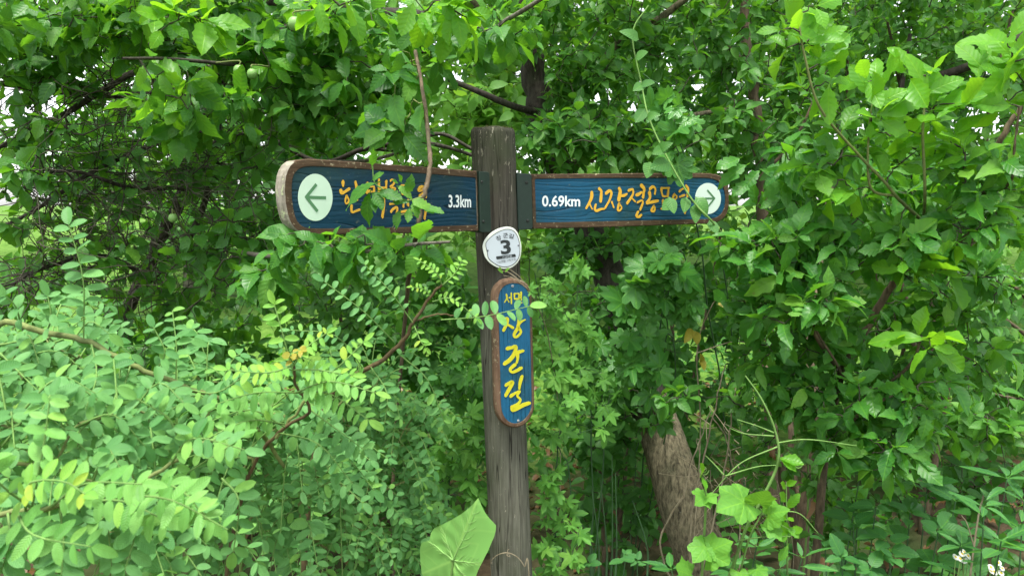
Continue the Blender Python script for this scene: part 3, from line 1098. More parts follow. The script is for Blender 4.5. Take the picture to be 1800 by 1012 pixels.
def make_post():
    nz, nt_ = 190, 144
    top = Pt[2]
    zs = np.concatenate([np.linspace(-0.25, top - 0.02, nz - 8), top - 0.02 + 0.02 * np.sin(np.linspace(0.1, 1, 8) * np.pi / 2)])
    th = np.linspace(0, 2 * np.pi, nt_, endpoint=False)
    cr = [(-1.35, 0.0045, 0.024), (-1.75, 0.0040, 0.018), (-2.25, 0.0016, 0.02), (-0.9, 0.0018, 0.02), (-1.55, 0.0012, 0.015), (0.6, 0.003, 0.03), (2.2, 0.003, 0.03)]
    r0 = 0.0578
    V = []
    ph = rng.uniform(0, 6.28, 40)
    for i, z in enumerate(zs):
        r = r0 * (1 + 0.010 * math.sin(z * 3.1 + 1) + 0.03 * (0.6 - z) * 0.15) * np.ones(nt_)
        r = r + 0.0007 * np.sin(th * 3 + 1 + z) + 0.0006 * np.sin(th * 8 + ph[0] + 2 * math.sin(z * 2))
        # flat worn face and grain ridges wandering with height
        for k in range(14):
            r = r + 0.00022 * np.sin(th * (19 + 7 * k % 53) + ph[k] + 1.2 * math.sin(z * (1.3 + 0.2 * k) + ph[k + 14]))
        for a, d, wd in cr:
            aa = a + 0.05 * math.sin(z * 4 + a * 9) + 0.02 * math.sin(z * 17 + a)
            dd = (th - aa + np.pi) % (2 * np.pi) - np.pi
            gate = 0.5 + 0.5 * math.sin(z * 3.3 + a * 21)
            r = r - d * gate * np.exp(-(dd / wd) ** 2)
        edge = np.clip((z - (top - 0.012)) / 0.012, 0, 1)
        r = r - 0.007 * edge ** 2 - 0.0012 * edge * np.sin(th * 9 + 2)
        for ka, kz in ((-1.95, 0.74), (-1.2, 0.86), (-1.9, 1.72)):
            q2 = ((th - ka) / 0.16) ** 2 + ((z - kz) / 0.013) ** 2
            r = r - 0.0035 * np.exp(-q2) + 0.0016 * np.exp(-((np.sqrt(q2) - 1.6) / 0.5) ** 2)
        c = post_at(z)
        V.append(np.stack([c[0] + r * np.cos(th), c[1] + r * np.sin(th), z + 0.0022 * edge * np.sin(th * 4 + 1)], 1))
    # top: rings towards the middle
    last = V[-1]
    cc = last.mean(0)
    for q in (0.75, 0.5, 0.25, 0.02):
        ring = cc + (last - cc) * q
        ring[:, 2] = cc[2] + 0.0015 * np.sin(th * 7 + q * 20) + 0.001
        V.append(ring)
    n = len(V)
    i = np.arange(n - 1)[:, None] * nt_
    j = np.arange(nt_)
    k = (j + 1) % nt_
    F = np.stack([i + j, i + k, i + nt_ + k, i + nt_ + j], -1).reshape(-1, 4)
    link('post', mesh_from('post', np.vstack(V) - PB, [F]), M_POST, POST)
    # moss on the top rim: a skirt of tiny tufts
    tf = []
    acc = Acc()
    for q in range(220):
        a = rng.uniform(0, 6.28)
        rr = 0.050 * math.sqrt(rng.uniform(0.45, 1.12))
        c = post_at(top) + np.array([rr * math.cos(a), rr * math.sin(a), -0.001])
        acc.tube([c, c + rng.normal(0, 0.0015, 3) + (0, 0, rng.uniform(0.001, 0.005))], [0.0012, 0.0003], 4)
    g = G('moss')
    tag(link('moss', mesh_from('moss', np.vstack(acc.V) - PB, [np.vstack(acc.F)]), g.done((0.075, 0.085, 0.025), 0.95, 0.1), POST), kind='stuff')


make_post()


def screw(B, px, py, w, r, mat, M, parent):
    c = B.at(px, py, w)
    e = np.array(ellipse((0, 0), r, r, 16))
    o = solid('screw', [(c + e * 0.30, w + 0.0009), (c + e * 0.36, w + 0.0022), (c + e * 0.85, w + 0.0018), (c + e, w + 0.0008), (c + e, w - 0.001)], mat, parent, M, False)


# ---- the board pointing left (it comes towards the path) and the one pointing right
BL = Board(Q(841, 352, 1.90), 46)
BR = Board(Q(935, 353, 2.0), 22)
W_OUT_L = [(839.5, 303), (839.5, 300.6), (839.5, 300.6), (837, 300.4), (760, 294.5), (680, 289), (610, 283.5), (560, 280), (543, 279.3), (529, 280), (517.5, 283.3), (508, 291), (502.5, 302), (499.6, 317), (499, 336), (501, 360),
           (505, 379), (511, 394.5), (520, 404.5), (532, 410.5), (546, 413.5), (600, 413), (680, 411), (760, 408.5), (839, 406), (842, 406), (842, 406), (842, 403)]
W_IN_L = [(835.7, 315), (835.7, 312.3), (835.7, 312.3), (833, 312.1), (760, 306), (680, 300), (610, 295.5), (552, 292), (534, 293.2), (523, 297.5), (516, 305), (512.3, 316), (511.3, 336), (512.8, 358), (516, 376), (521, 389),
          (529, 397.5), (540, 401.2), (556, 402), (620, 401.5), (680, 400), (760, 398), (835.6, 395.7), (838.3, 395.6), (838.3, 395.6), (838.2, 393)]
W_OUT_R = [(934.2, 309), (934.2, 306), (934.2, 306), (937, 306), (1000, 305.5), (1080, 305), (1160, 304.4), (1230, 304), (1253, 305), (1268, 309.5), (1278, 319), (1281.6, 333), (1281.9, 352), (1281.3, 366), (1276.5, 380), (1266, 389),
           (1252, 393), (1200, 394.6), (1120, 397.5), (1040, 400), (939, 402.7), (936.3, 402.8), (936.3, 402.8), (936.2, 400)]
W_IN_R = [(939.6, 317), (939.6, 314.4), (939.6, 314.4), (942, 314.4), (1000, 313.6), (1080, 313), (1160, 312.6), (1225, 312.4), (1247, 313), (1260, 317), (1269, 325), (1273.6, 337), (1274.6, 352), (1273.4, 364), (1268, 376), (1258, 383),
          (1243, 385.3), (1200, 386), (1120, 388), (1040, 389.6), (944, 391.5), (941.6, 391.6), (941.6, 391.6), (941.6, 389)]


def signboard(B, wout, win, th, blue, label, capmat=None):
    N = 220
    M = local(B.M)
    O = resample(B.loop(wout), N, rounds=1)
    I = resample(B.loop(win, -0.003), N, rounds=1)
    O = O + rng.normal(0, 0.00035, O.shape)
    rec = -0.0032
    # body with a chamfered rim and a recessed face
    bd = solid('direction_board', [(I, rec), (I, -0.0004), (grow_loop(I, -0.0012), 0.0), (grow_loop(O, 0.0022), 0.0), (O, -0.0022), (O, -th * 0.5), (O, -th + 0.002), (grow_loop(O, 0.002), -th)],
               M_FRAME, POST, M)
    bd['label'] = label
    if capmat is not None:
        # the weathered outer end is grey: its faces carry a second material
        me = bd.data
        me.materials.append(capmat)
        xs = np.array([v.co.x for v in me.vertices])
        for p in me.polygons:
            cen = p.center
            if abs(p.normal.z) < 0.75 and p.normal.x < -0.35 and cen.z < -0.0005:
                p.material_index = 1
    Mi = Matrix.Identity(4)
    solid('painted_panel', [(grow_loop(I, 0.0006), rec + 0.0012), (grow_loop(I, 0.0002), rec + 0.0002)], blue, bd, Mi)
    return bd, M, rec + 0.0012


bl, ML, wl = signboard(BL, W_OUT_L, W_IN_L, 0.036, M_BLUE_L, 'left direction board, blue darkened as leaf shade, its name half hidden by leaves', M_CAP)
br, MR, wr = signboard(BR, W_OUT_R, W_IN_R, 0.030, M_BLUE_R, 'right direction board, unshaded blue, reading 0.69km')
MI = Matrix.Identity(4)


def disc(B, bd, c, rx, ry, w, mat):
    E = B.loop(ellipse(c, rx, ry, 72), w)
    solid('arrow_disc', [(E, w + 0.0008), (E, w - 0.001)], mat, bd, MI)


disc(BL, bl, (554, 347), 30.3, 41.3, wl, M_DISC)
disc(BR, br, (1244.4, 349), 22.6, 27.2, wr, M_DISC2)


def bars(name, B, segs, wd, w, mat, bd):
    """straight square-ended bars (the arrow), joined"""
    V, F = [], []
    for k, (a, b) in enumerate(segs):
        A, Bq = B.at(*a, w), B.at(*b, w)
        T = (Bq - A) / np.linalg.norm(Bq - A)
        N = np.array([-T[1], T[0]]) * wd / 2
        z = w + 0.0005 + 0.0001 * k
        o = len(V)
        V += [(*(A + N), z), (*(A - N), z), (*(Bq - N), z), (*(Bq + N), z)]
        F.append((o, o + 1, o + 2, o + 3))
    o = link(name, mesh_from(name, np.array(V), [np.array(F)], None, False), mat, bd)


bars('arrow', BL, [((540, 346.8), (573, 347.8)), ((537.2, 347.4), (556, 324)), ((537.4, 345.4), (558, 371.5))], 0.0066, wl + 0.0008, M_ARROW, bl)
bars('arrow', BR, [((1231, 348.8), (1255, 348.8)), ((1256.6, 349.6), (1243, 334)), ((1256.4, 347.8), (1244.5, 363))], 0.0052, wr + 0.0008, M_ARROW, br)

HAN_L = [
    ([(602.6, 319), (602.6, 327)], 5), ([(598.6, 335), (600.5, 339.6), (607, 336.5), (613.5, 332)], 5.5), ([(609, 343.5), (606.6, 353), (608.3, 358), (613, 353.5), (609.2, 344)], 3),
    ([(624.4, 319.5), (626.6, 331), (627.4, 351.5)], 4.6), ([(632, 341.5), (641, 337.8), (651, 334.4)], 3.6), ([(617.4, 361.5), (618, 372.8), (624, 371.5), (631.6, 368.6)], 4),
    ([(645.4, 321.5), (644.6, 339)], 4.6), ([(657, 330), (657.4, 340)], 3.6), ([(645, 337), (657, 337)], 3.2), ([(645, 329), (657, 328)], 2.8), ([(665.6, 315.5), (665.8, 340)], 4.2),
    ([(668, 331), (678, 329.5)], 4), ([(678.4, 318.5), (678.4, 331)], 3.8), ([(648, 351.5), (660, 350), (673, 348.5), (674.4, 360), (671.6, 382)], 4.2),
    ([(685.4, 318.5), (688.5, 315.8), (692.4, 318), (691, 324), (686, 329), (694, 331), (692, 336)], 3.2), ([(685, 341), (693, 340), (698, 337)], 3.2), ([(692, 344), (692.4, 356)], 3.2), ([(684.6, 358.6), (692, 357.4), (700.6, 356)], 4.4),
    ([(686.6, 373), (690, 368), (697, 364.6), (696.6, 376), (693.6, 390)], 3.6),
    ([(704.6, 326.5), (713, 325.6)], 3.6), ([(704.8, 327), (706, 340)], 3.4), ([(714.6, 326), (714.4, 339.5)], 3.6), ([(706, 341), (714.4, 340.4)], 3.2), ([(708.4, 354), (708.4, 364)], 3.6), ([(716.2, 351.5), (716.6, 361.5)], 3.6),
    ([(704.6, 372.4), (712, 371), (722, 369.4)], 4.2),
    ([(734.6, 335), (738.4, 329), (743, 328.6), (741.5, 334), (736, 336)], 4.2), ([(736.6, 344.6), (741, 341), (745.6, 336.4)], 4.2), ([(747.4, 321), (747.6, 347)], 3.8), ([(736, 356), (746.6, 354), (747.2, 370), (745.4, 385.4)], 3.8)]
HAN_R = [
    ([(1040, 338), (1039.6, 347), (1036, 356), (1030.2, 366)], 5), ([(1036.4, 359), (1040.6, 367.4)], 2.8), ([(1053, 331.6), (1056.6, 336), (1056.4, 345), (1055.4, 354)], 5.2), ([(1047, 359.4), (1045.4, 368), (1049, 370.4), (1056, 367.6), (1062, 367)], 4),
    ([(1065, 340), (1071.6, 335.4), (1074.4, 341), (1070.6, 353), (1063.6, 365.4)], 4.4), ([(1075, 355), (1078.4, 364.4)], 3.2), ([(1088, 331.4), (1090, 337), (1087.2, 352)], 6), ([(1092.4, 344.4), (1097, 343.6), (1101.6, 341)], 4.4),
    ([(1088, 357.6), (1085.6, 368.6), (1089, 370), (1092.4, 365), (1088.4, 358.4)], 3.2),
    ([(1104.6, 335), (1111.6, 333), (1112.4, 341), (1108.6, 348), (1102, 357.6)], 4.2), ([(1111, 349), (1116.2, 354.6)], 2.8), ([(1118.4, 342.8), (1122, 341.6), (1127.4, 338)], 5), ([(1127, 326), (1131.6, 332), (1131, 340), (1129.8, 347)], 5.4),
    ([(1120, 356), (1127.6, 352.4), (1129.4, 357), (1125, 369)], 3.4), ([(1121.4, 372), (1118.6, 379.6), (1123, 381), (1127, 377.6)], 4.2),
    ([(1141.6, 332.6), (1147.6, 328.2), (1151.6, 333), (1150.6, 341.4)], 3.8), ([(1141, 338.4), (1142, 348), (1136.6, 357)], 5), ([(1136.6, 357.2), (1144, 355.6), (1155.6, 353)], 5), ([(1149, 361.4), (1144.6, 370.4), (1149, 371.2), (1150.6, 366), (1149.2, 362)], 3.2),
    ([(1162, 331), (1162.6, 338), (1164.6, 345)], 3.6), ([(1162, 330.8), (1175.4, 330.4)], 3.8), ([(1174.6, 331), (1174, 338), (1173, 345.4)], 3.6), ([(1164.6, 345.2), (1173, 345.2)], 3), ([(1164.6, 351.6), (1164.6, 364)], 3), ([(1173.6, 349.6), (1173, 358.6)], 3.4),
    ([(1161.4, 367), (1166, 366.4), (1172.4, 364.8)], 3.6),
    ([(1184.6, 341), (1182.2, 348.6), (1185.6, 351), (1189, 345.6), (1185, 341.4)], 3.2), ([(1193.6, 336.6), (1198, 333), (1202.4, 331)], 3.6), ([(1194, 346), (1202.4, 343)], 3.6), ([(1205, 326), (1208.8, 333), (1207.4, 346)], 4),
    ([(1197, 355), (1202, 352.6), (1207, 351), (1207.4, 360), (1203, 375)], 3.6)]
strokes('name_lettering', BL, HAN_L, M_GOLD, bl, MI, wl)
strokes('name_lettering', BR, HAN_R, M_GOLD, br, MI, wr)
text_in('distance_lettering', '3.3km', BL, (788.6, 342.6, 828, 365), M_WHITE, bl, MI, wl, 0.022)
text_in('distance_lettering', '0.69km', BR, (953, 343.6, 1020, 363.4), M_WHITE, br, MI, wr, 0.022)


def bracket(B, q, M, lab, screws, reach, th=0.03):
    """folded steel bracket: a front plate, its return along the board's end and a tab to the post"""
    P = B.loop(q)
    fr = resample(P, 48, rounds=0)
    o = solid('bracket', [(grow_loop(fr, 0.0015), 0.0042), (fr, 0.003), (fr, -th - 0.004), (grow_loop(fr, 0.0015), -th - 0.005)], M_BRACKET, POST, M)
    o['label'] = lab
    for sx, sy in screws:
        screw(B, sx, sy, 0.0044, 0.0042, M_DARKSCREW, MI, o)


bracket(BL, [(840.6, 301.3), (858.5, 302.6), (862, 407.6), (843, 408.6)], ML, 'dark green steel bracket joining the left board to the post', [(847.2, 320), (850, 389.6)], 0.05)
bracket(BR, [(907.2, 304), (933.6, 306.4), (935.8, 402.6), (910.2, 404.4)], MR, 'dark green steel bracket joining the right board to the post', [(925.6, 321), (927.6, 388)], 0.05)

# ---- the upright name plaque
BV = Board(Q(903, 622, 1.905), 14, 2.2)
W_OUT_V = [(878, 493.8), (889, 489.6), (902, 488.6), (915, 491.2), (926, 497.6), (932.6, 506.6), (935, 518), (936.2, 560), (937.4, 610), (938.8, 660), (940, 706), (938.8, 722), (932, 737), (921, 747.6), (907, 752.2), (893, 750.4), (880.4, 742.6), (872.4, 730),
           (868.6, 715), (867.4, 660), (866, 610), (864.6, 560), (863.4, 522), (866.6, 506)]
W_IN_V = [(884.5, 503.8), (893, 498.8), (903, 497.2), (914, 499), (923.6, 505), (929, 513.6), (930.8, 524), (931.8, 560), (932.8, 610), (934, 660), (935.2, 704), (934, 718), (928.6, 730), (919, 739.6), (907.6, 744.6), (898, 743), (889.4, 737), (883.4, 726.6),
          (880.4, 713), (879.4, 660), (878, 610), (876.6, 560), (875.4, 527), (878.2, 513)]


def plaque():
    N = 120
    M = local(BV.M)
    O = resample(BV.loop(W_OUT_V), N, rounds=1)
    I = resample(BV.loop(W_IN_V, 0.006), N, rounds=1)
    o = solid('name_plaque', [(I, 0.0040), (I, 0.0058), (grow_loop(I, -0.001), 0.0065), (grow_loop(O, 0.0055), 0.0055), (grow_loop(O, 0.0012), 0.0), (O, -0.004), (O, -0.014), (grow_loop(O, 0.002), -0.016)], M_FRAMEV, POST, M)
    o['label'] = 'upright blue name plaque with rounded ends and yellow brush lettering'
    solid('painted_panel', [(grow_loop(I, 0.0005), 0.0052), (grow_loop(I, 0.0001), 0.0044)], M_BLUE_V, o, MI)
    small = [([(890, 517), (890.8, 524), (886.8, 531)], 2.4), ([(891, 525), (894.6, 530.6)], 2.2), ([(898.6, 515), (898.8, 533)], 2.6), ([(894.4, 523), (898.4, 522.8)], 2.2),
             ([(904, 516), (904.2, 525)], 2.4), ([(904, 516), (912, 515.6)], 2.4), ([(912, 515.8), (912, 525)], 2.4), ([(904.2, 525.2), (912, 524.8)], 2.4), ([(915.8, 513.4), (916.2, 527)], 2.6), ([(912, 518.8), (916, 518.6)], 2.2), ([(912, 522.6), (916, 522.4)], 2.2),
             ([(908.6, 527.6), (908.8, 533), (917.2, 531.6)], 2.4)]
    big = [([(884.6, 560.6), (888, 560.6), (892, 560), (891, 568), (885, 580)], 6), ([(890.6, 569), (896, 572.4), (901.4, 575.6)], 4.6), ([(912, 546.6), (912.4, 560), (912, 568), (909.4, 574)], 5.8), ([(914, 567), (918, 564), (923, 561.6)], 3),
           ([(911, 575), (904, 586), (904.4, 591.6), (910, 590.4), (915.4, 583), (911.6, 576)], 5),
           ([(891.6, 612), (899, 610.6), (906.6, 609), (903.4, 622), (896, 632), (886.6, 638.8)], 6.6), ([(902, 623), (911, 618.6), (919.6, 616)], 5.6), ([(909.4, 621), (909.6, 630), (908, 637)], 5), ([(904.6, 640.6), (896.6, 648.6), (900, 653.4), (908, 651), (916, 646)], 5.4),
           ([(889, 676.4), (895, 673), (900.6, 671.6), (895, 683), (888.6, 694.6)], 6), ([(917.4, 660.6), (914, 672), (912.6, 682.4)], 5), ([(897.6, 695.6), (905, 690.6), (913, 687)], 4.6), ([(912.6, 688), (909, 695), (914.4, 701.4), (911, 708.6), (901, 714)], 4.4), ([(899.6, 714), (901, 719.6), (908, 717), (919, 711.4), (930.4, 707.6)], 6.6)]
    strokes('name_lettering', BV, small + big, M_LIME, o, MI, 0.0052, 0.0010)
    screw(BV, 901, 502.8, 0.0056, 0.0036, M_STEEL, MI, o)
    screw(BV, 911, 739, 0.0056, 0.0034, M_STEEL, MI, o)


plaque()

# ---- the small number badge
BB = Board(Q(882, 435, 1.925), 6, 2.0)


def badge():
    M = local(BB.M)
    z3 = lambda L: [(840 + x / 11.24, 390 + y / 11.24) for x, y in L]
    O = resample(BB.loop(z3([(88, 500), (105, 410), (150, 320), (250, 215), (390, 130), (560, 90), (680, 105), (765, 175), (820, 290), (855, 450), (862, 520), (845, 680), (800, 790), (720, 870), (620, 925), (480, 932), (340, 885), (210, 795), (125, 670)])), 90)
    Kk = z3([(140, 440), (190, 350), (325, 232), (500, 148), (645, 138), (748, 205), (808, 330), (838, 500), (828, 665), (776, 778), (684, 860), (560, 900), (415, 880), (292, 808), (195, 722), (180, 600)])
    Kr = z3([(152, 440), (200, 356), (332, 244), (502, 161), (640, 151), (738, 215), (797, 335), (826, 500), (817, 660), (767, 768), (678, 848), (560, 887), (420, 867), (302, 797), (207, 714), (192, 600)])
    o = solid('number_badge', [(grow_loop(O, 0.0012), 0.0012), (O, 0.0004), (O, -0.0016)], M_RIM, POST, M)
    o['label'] = 'small white metal badge with a black number 3'
    k = resample(BB.loop(Kk), 80)
    solid('black_ring', [(k, 0.0018), (k, 0.0008)], M_BLACK, o, MI)
    r = resample(BB.loop(Kr), 80)
    solid('badge_face', [(r, 0.0023), (r, 0.0010)], M_BADGE, o, MI)
    w = 0.0023
    f = lambda x0, y0, x1, y1: (840 + x0 / 11.24, 390 + y0 / 11.24, 840 + x1 / 11.24, 390 + y1 / 11.24)
    text_in('number', '3', BB, f(448, 352, 650, 640), M_BLACK, o, MI, w, 0.03, 3)
    for ch, c, rot in (('장', (412, 318), 16), ('군', (546, 270), 3), ('길', (660, 282), -13)):
        text_in('road_name', ch, BB, f(c[0] - 50, c[1] - 46, c[0] + 50, c[1] + 46), M_BLACK, o, MI, w, 0.012, rot)
    bar = BB.loop(z3([(360, 682), (746, 630), (749, 690), (364, 743)]), w)
    solid('bar', [(resample(bar, 24, rounds=0), w + 0.0006), (resample(bar, 24, rounds=0), w - 0.0004)], M_BLACK, o, MI)
    text_in('call_lettering', '긴급전화', BB, f(482, 662, 676, 716), M_BADGE, o, MI, w + 0.0006, 0.0, 7)
    text_in('call_lettering', '112(경찰) 119(구조)', BB, f(374, 736, 758, 804), M_BLACK, o, MI, w, 0.0, 7)
    screw(BB, 840 + 198 / 11.24, 390 + 565 / 11.24, w, 0.0018, M_DARKSCREW, MI, o)
    screw(BB, 840 + 800 / 11.24, 390 + 465 / 11.24, w, 0.0018, M_DARKSCREW, MI, o)


badge()

# ------------------------------------------------------------------ far trees beyond the thicket
def base(px, Y, z=None):
    x = Q(px, 506, Y)[0]
    return (x, Y, float(gh(x, Y)) if z is None else z)


def far_tree(px, Y, h, cr, n, label, trunk_r=0.07, low=0.25, sp='far', size=0.15):
    b = np.array(base(px, Y))
    p = Plant('tree', label, 'tree', b, 'trees beyond the thicket', 'bark_grey')
    top = b + np.array([rng.uniform(-.3, .3), rng.uniform(-.2, .2), h])
    mid = (b + top) / 2 + np.array([rng.uniform(-.2, .2), 0, 0])
    p.stem([b - (0, 0, .1), mid, top], trunk_r, trunk_r * 0.25, 'trunk')
    for k in range(7):
        f = rng.uniform(low, 0.85)
        a = b + (top - b) * f
        az = k * 2.4 + rng.uniform(0, 1)
        e = a + np.array([math.cos(az), math.sin(az), 0.5]) * cr * rng.uniform(0.5, 0.85)
        p.stem([a, (a + e) / 2 + (0, 0, .1), e], trunk_r * 0.4, 0.008, 'branch', sides=5)
    c = b + (top - b) * (0.5 + low * 0.5)
    ext = np.array([cr, cr * 0.8, h * (1 - low) * 0.55])
    n = int(n * 2.3)
    T = c + nrm(rng.normal(size=(n, 3))) * ext * (rng.uniform(0, 1, (n, 1)) ** 0.4)
    T[:, 2] = np.maximum(T[:, 2], b[2] + 0.1)
    p.grow(T, sp, size, 11, up=1.0, face=0.5, jit=0.5, rad=0.004)
    return p


FT = [(-220, 8.5, 4.6, 2.0, 110, 'far pale green tree at the edge of the white sky', 0.25),
      (330, 8.0, 5.6, 1.8, 220, 'far bright tree behind the bare plum twigs', 0.05),
      (610, 9.0, 6.8, 2.1, 380, 'far bright tree seen between the plum stems over the left board', 0.05),
      (860, 7.2, 6.4, 1.9, 420, 'far sunlit tree showing just above the post top', 0.02),
      (1080, 8.0, 6.8, 2.0, 320, 'far sunlit tree glinting behind the leaning trunk', 0.02),
      (1380, 8.4, 7.4, 2.1, 340, 'far tree behind the slim bare stem', 0.05),
      (1640, 7.6, 7.4, 2.1, 340, 'far tree behind the large leaved shrub', 0.05),
      (1950, 8.0, 7.2, 2.1, 280, 'far tree at the outer edge behind the large leaved shrub', 0.05)]
for px, Y, h, cr, n, lab, low in FT:
    far_tree(px, Y, h, cr, n, lab, low=low)

# ------------------------------------------------------------------ shrubs and trees of the thicket, back to front
# each: name, label, base, stems, clusters (px, py, rx, ry, Y, rY, twigs, species, size, leaves a twig)
def thicket(name, label, cat, px, Y, tops, clusters, group=None, bark='bark_brown', r=0.016, name_stem='stem', mat=None):
    b = base(px, Y)
    p = Plant(name, label, cat, b, group, bark)
    for t in tops:
        path = [np.array(b) - (0, 0, 0.05)] + [Q(*q) for q in t]
        p.stem(path, r, r * 0.3, name_stem, sides=7, wob=0.004)
    for c in clusters:
        c = list(c)
        kw = c.pop() if isinstance(c[-1], dict) else {}
        p.cluster(*c, **kw)
    return p


GB = 'shrubs massed behind the signpost'
# --- deep layer (shade put into the darker leaf colour)
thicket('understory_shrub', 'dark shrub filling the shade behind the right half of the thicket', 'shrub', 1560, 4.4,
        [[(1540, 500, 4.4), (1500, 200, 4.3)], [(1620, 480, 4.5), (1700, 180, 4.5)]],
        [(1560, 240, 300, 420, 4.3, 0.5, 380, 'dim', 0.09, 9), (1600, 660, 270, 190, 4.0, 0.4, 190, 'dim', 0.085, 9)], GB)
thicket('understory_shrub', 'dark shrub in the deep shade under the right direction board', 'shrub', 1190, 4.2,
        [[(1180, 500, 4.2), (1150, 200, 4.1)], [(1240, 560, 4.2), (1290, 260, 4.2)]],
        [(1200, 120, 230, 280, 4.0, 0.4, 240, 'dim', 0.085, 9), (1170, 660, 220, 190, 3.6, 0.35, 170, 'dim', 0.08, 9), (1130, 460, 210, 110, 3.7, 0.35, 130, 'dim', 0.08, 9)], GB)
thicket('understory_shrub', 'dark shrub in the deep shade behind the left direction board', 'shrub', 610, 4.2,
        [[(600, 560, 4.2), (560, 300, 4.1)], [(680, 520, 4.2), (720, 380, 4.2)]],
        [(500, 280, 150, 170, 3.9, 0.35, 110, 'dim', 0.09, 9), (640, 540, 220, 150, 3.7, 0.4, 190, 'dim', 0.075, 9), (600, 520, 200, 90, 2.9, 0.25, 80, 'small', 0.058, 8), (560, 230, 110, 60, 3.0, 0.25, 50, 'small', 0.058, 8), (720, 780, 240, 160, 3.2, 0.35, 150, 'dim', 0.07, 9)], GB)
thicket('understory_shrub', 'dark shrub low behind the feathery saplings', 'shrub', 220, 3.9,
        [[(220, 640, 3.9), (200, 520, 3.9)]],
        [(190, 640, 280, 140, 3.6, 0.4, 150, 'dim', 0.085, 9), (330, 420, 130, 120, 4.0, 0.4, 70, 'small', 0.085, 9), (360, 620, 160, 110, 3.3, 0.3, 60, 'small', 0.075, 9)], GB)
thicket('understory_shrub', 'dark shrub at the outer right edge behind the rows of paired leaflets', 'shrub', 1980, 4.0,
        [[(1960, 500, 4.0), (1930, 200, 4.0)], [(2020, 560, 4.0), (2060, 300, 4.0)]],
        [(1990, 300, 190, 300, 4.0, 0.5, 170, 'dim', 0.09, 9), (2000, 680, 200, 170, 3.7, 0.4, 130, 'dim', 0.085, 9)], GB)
thicket('understory_shrub', 'shrub low at the outer left edge under the white sky', 'shrub', -60, 4.0,
        [[(-60, 640, 4.0), (-90, 500, 4.0)], [(20, 620, 4.0), (110, 300, 4.1)]],
        [(-120, 600, 180, 130, 3.9, 0.4, 110, 'small', 0.09, 9), (150, 270, 100, 110, 4.3, 0.3, 90, 'small', 0.085, 9), (40, 500, 110, 60, 4.0, 0.3, 40, 'small', 0.085, 9)], GB)
# --- the vine-clad leaning tree
b = base(1268, 2.55)
p = Plant('leaning_tree', 'leaning tree with tan rough bark below and small leaves above the right board', 'tree', b, None, 'bark_tan')
p.qstem([(1290, 1160, 2.55), (1245, 1010, 2.55), (1205, 900, 2.57), (1168, 780, 2.62), (1140, 700, 2.7)], 0.105, 0.072, 'trunk', sides=40, n=90, wob=0.0, bump=0.022)
p.qstem([(1150, 730, 2.68), (1120, 640, 2.75), (1085, 520, 2.9), (1035, 400, 3.0), (985, 300, 3.05), (945, 190, 3.1), (930, 80, 3.1), (910, -120, 3.1)], 0.076, 0.042, 'limb', 'bark_dark', sides=16, n=60, wob=0.006, bump=0.06)
p.qstem([(945, 190, 3.1), (1040, 110, 3.0), (1150, 40, 2.95), (1280, -60, 2.9)], 0.026, 0.010, 'branch')
p.qstem([(985, 300, 3.05), (1080, 260, 2.9), (1190, 210, 2.8), (1290, 190, 2.8)], 0.018, 0.006, 'branch')
p.qstem([(930, 80, 3.1), (850, 20, 3.0), (780, -60, 2.9)], 0.02, 0.008, 'branch')
p.qstem([(950, 200, 3.1), (900, 186, 2.9), (850, 165, 2.8), (785, 138, 2.75)], 0.016, 0.009, 'branch', 'bark_dark')
for c in [(1040, 245, 130, 62, 2.75, 0.22, 85, 'small', 0.058, 8), (1180, 250, 110, 70, 2.8, 0.22, 70, 'small', 0.058, 8),
          (1110, 90, 190, 110, 2.85, 0.25, 130, 'small', 0.058, 8), (950, 40, 110, 60, 2.8, 0.25, 45, 'small', 0.06, 8),
          (1010, 160, 60, 60, 2.9, 0.2, 28, 'small', 0.055, 8), (1080, -90, 330, 90, 2.7, 0.5, 150, 'small', 0.06, 8), (1000, -200, 480, 110, 3.4, 0.8, 230, 'small', 0.075, 9),  # crown above the view, added to block the sky and darken the interior
          (1040, 430, 100, 50, 2.85, 0.12, 40, 'dim', 0.055, 8), (1090, 540, 90, 70, 2.7, 0.12, 45, 'dim', 0.055, 8), (1110, 640, 70, 60, 2.6, 0.1, 34, 'dim', 0.055, 8), (1150, 745, 46, 30, 2.42, 0.05, 12, 'dim', 0.05, 6), (960, 300, 60, 120, 2.95, 0.15, 40, 'dim', 0.05, 8)]:
    p.cluster(*c)
# --- slim bare stem
b = base(1345, 3.0)
p = Plant('slim_tree', 'slim young tree with a bare grey stem above the right end of the right board', 'tree', b, None, 'bark_brown')
p.qstem([(1360, 900, 3.0), (1350, 600, 3.0), (1338, 310, 3.0), (1330, 200, 3.0), (1318, 120, 3.0), (1312, 60, 3.0), (1306, -120, 3.0)], 0.026, 0.016, 'trunk', wob=0.004)
p.qstem([(1338, 310, 3.0), (1400, 240, 2.95), (1450, 130, 2.9)], 0.008, 0.004)
p.qstem([(1320, 120, 3.0), (1260, 60, 2.9), (1230, -10, 2.9)], 0.008, 0.004)
p.qstem([(1345, 450, 3.0), (1400, 400, 3.0), (1450, 380, 3.0)], 0.008, 0.004)
for c in [(1290, 90, 60, 100, 2.85, 0.15, 32, 'small', 0.062, 7), (1290, 230, 60, 60, 2.8, 0.12, 26, 'small', 0.062, 7), (1420, 140, 80, 130, 3.0, 0.2, 55, 'small', 0.055, 8),
          (1440, 320, 90, 80, 3.1, 0.2, 40, 'small', 0.055, 8), (1330, 200, 120, 130, 3.2, 0.2, 70, 'small', 0.055, 8), (1340, 10, 120, 70, 3.2, 0.2, 50, 'small', 0.055, 8), (1360, 260, 50, 60, 2.8, 0.1, 18, 'heart', 0.065, 5)]:
    p.cluster(*c)
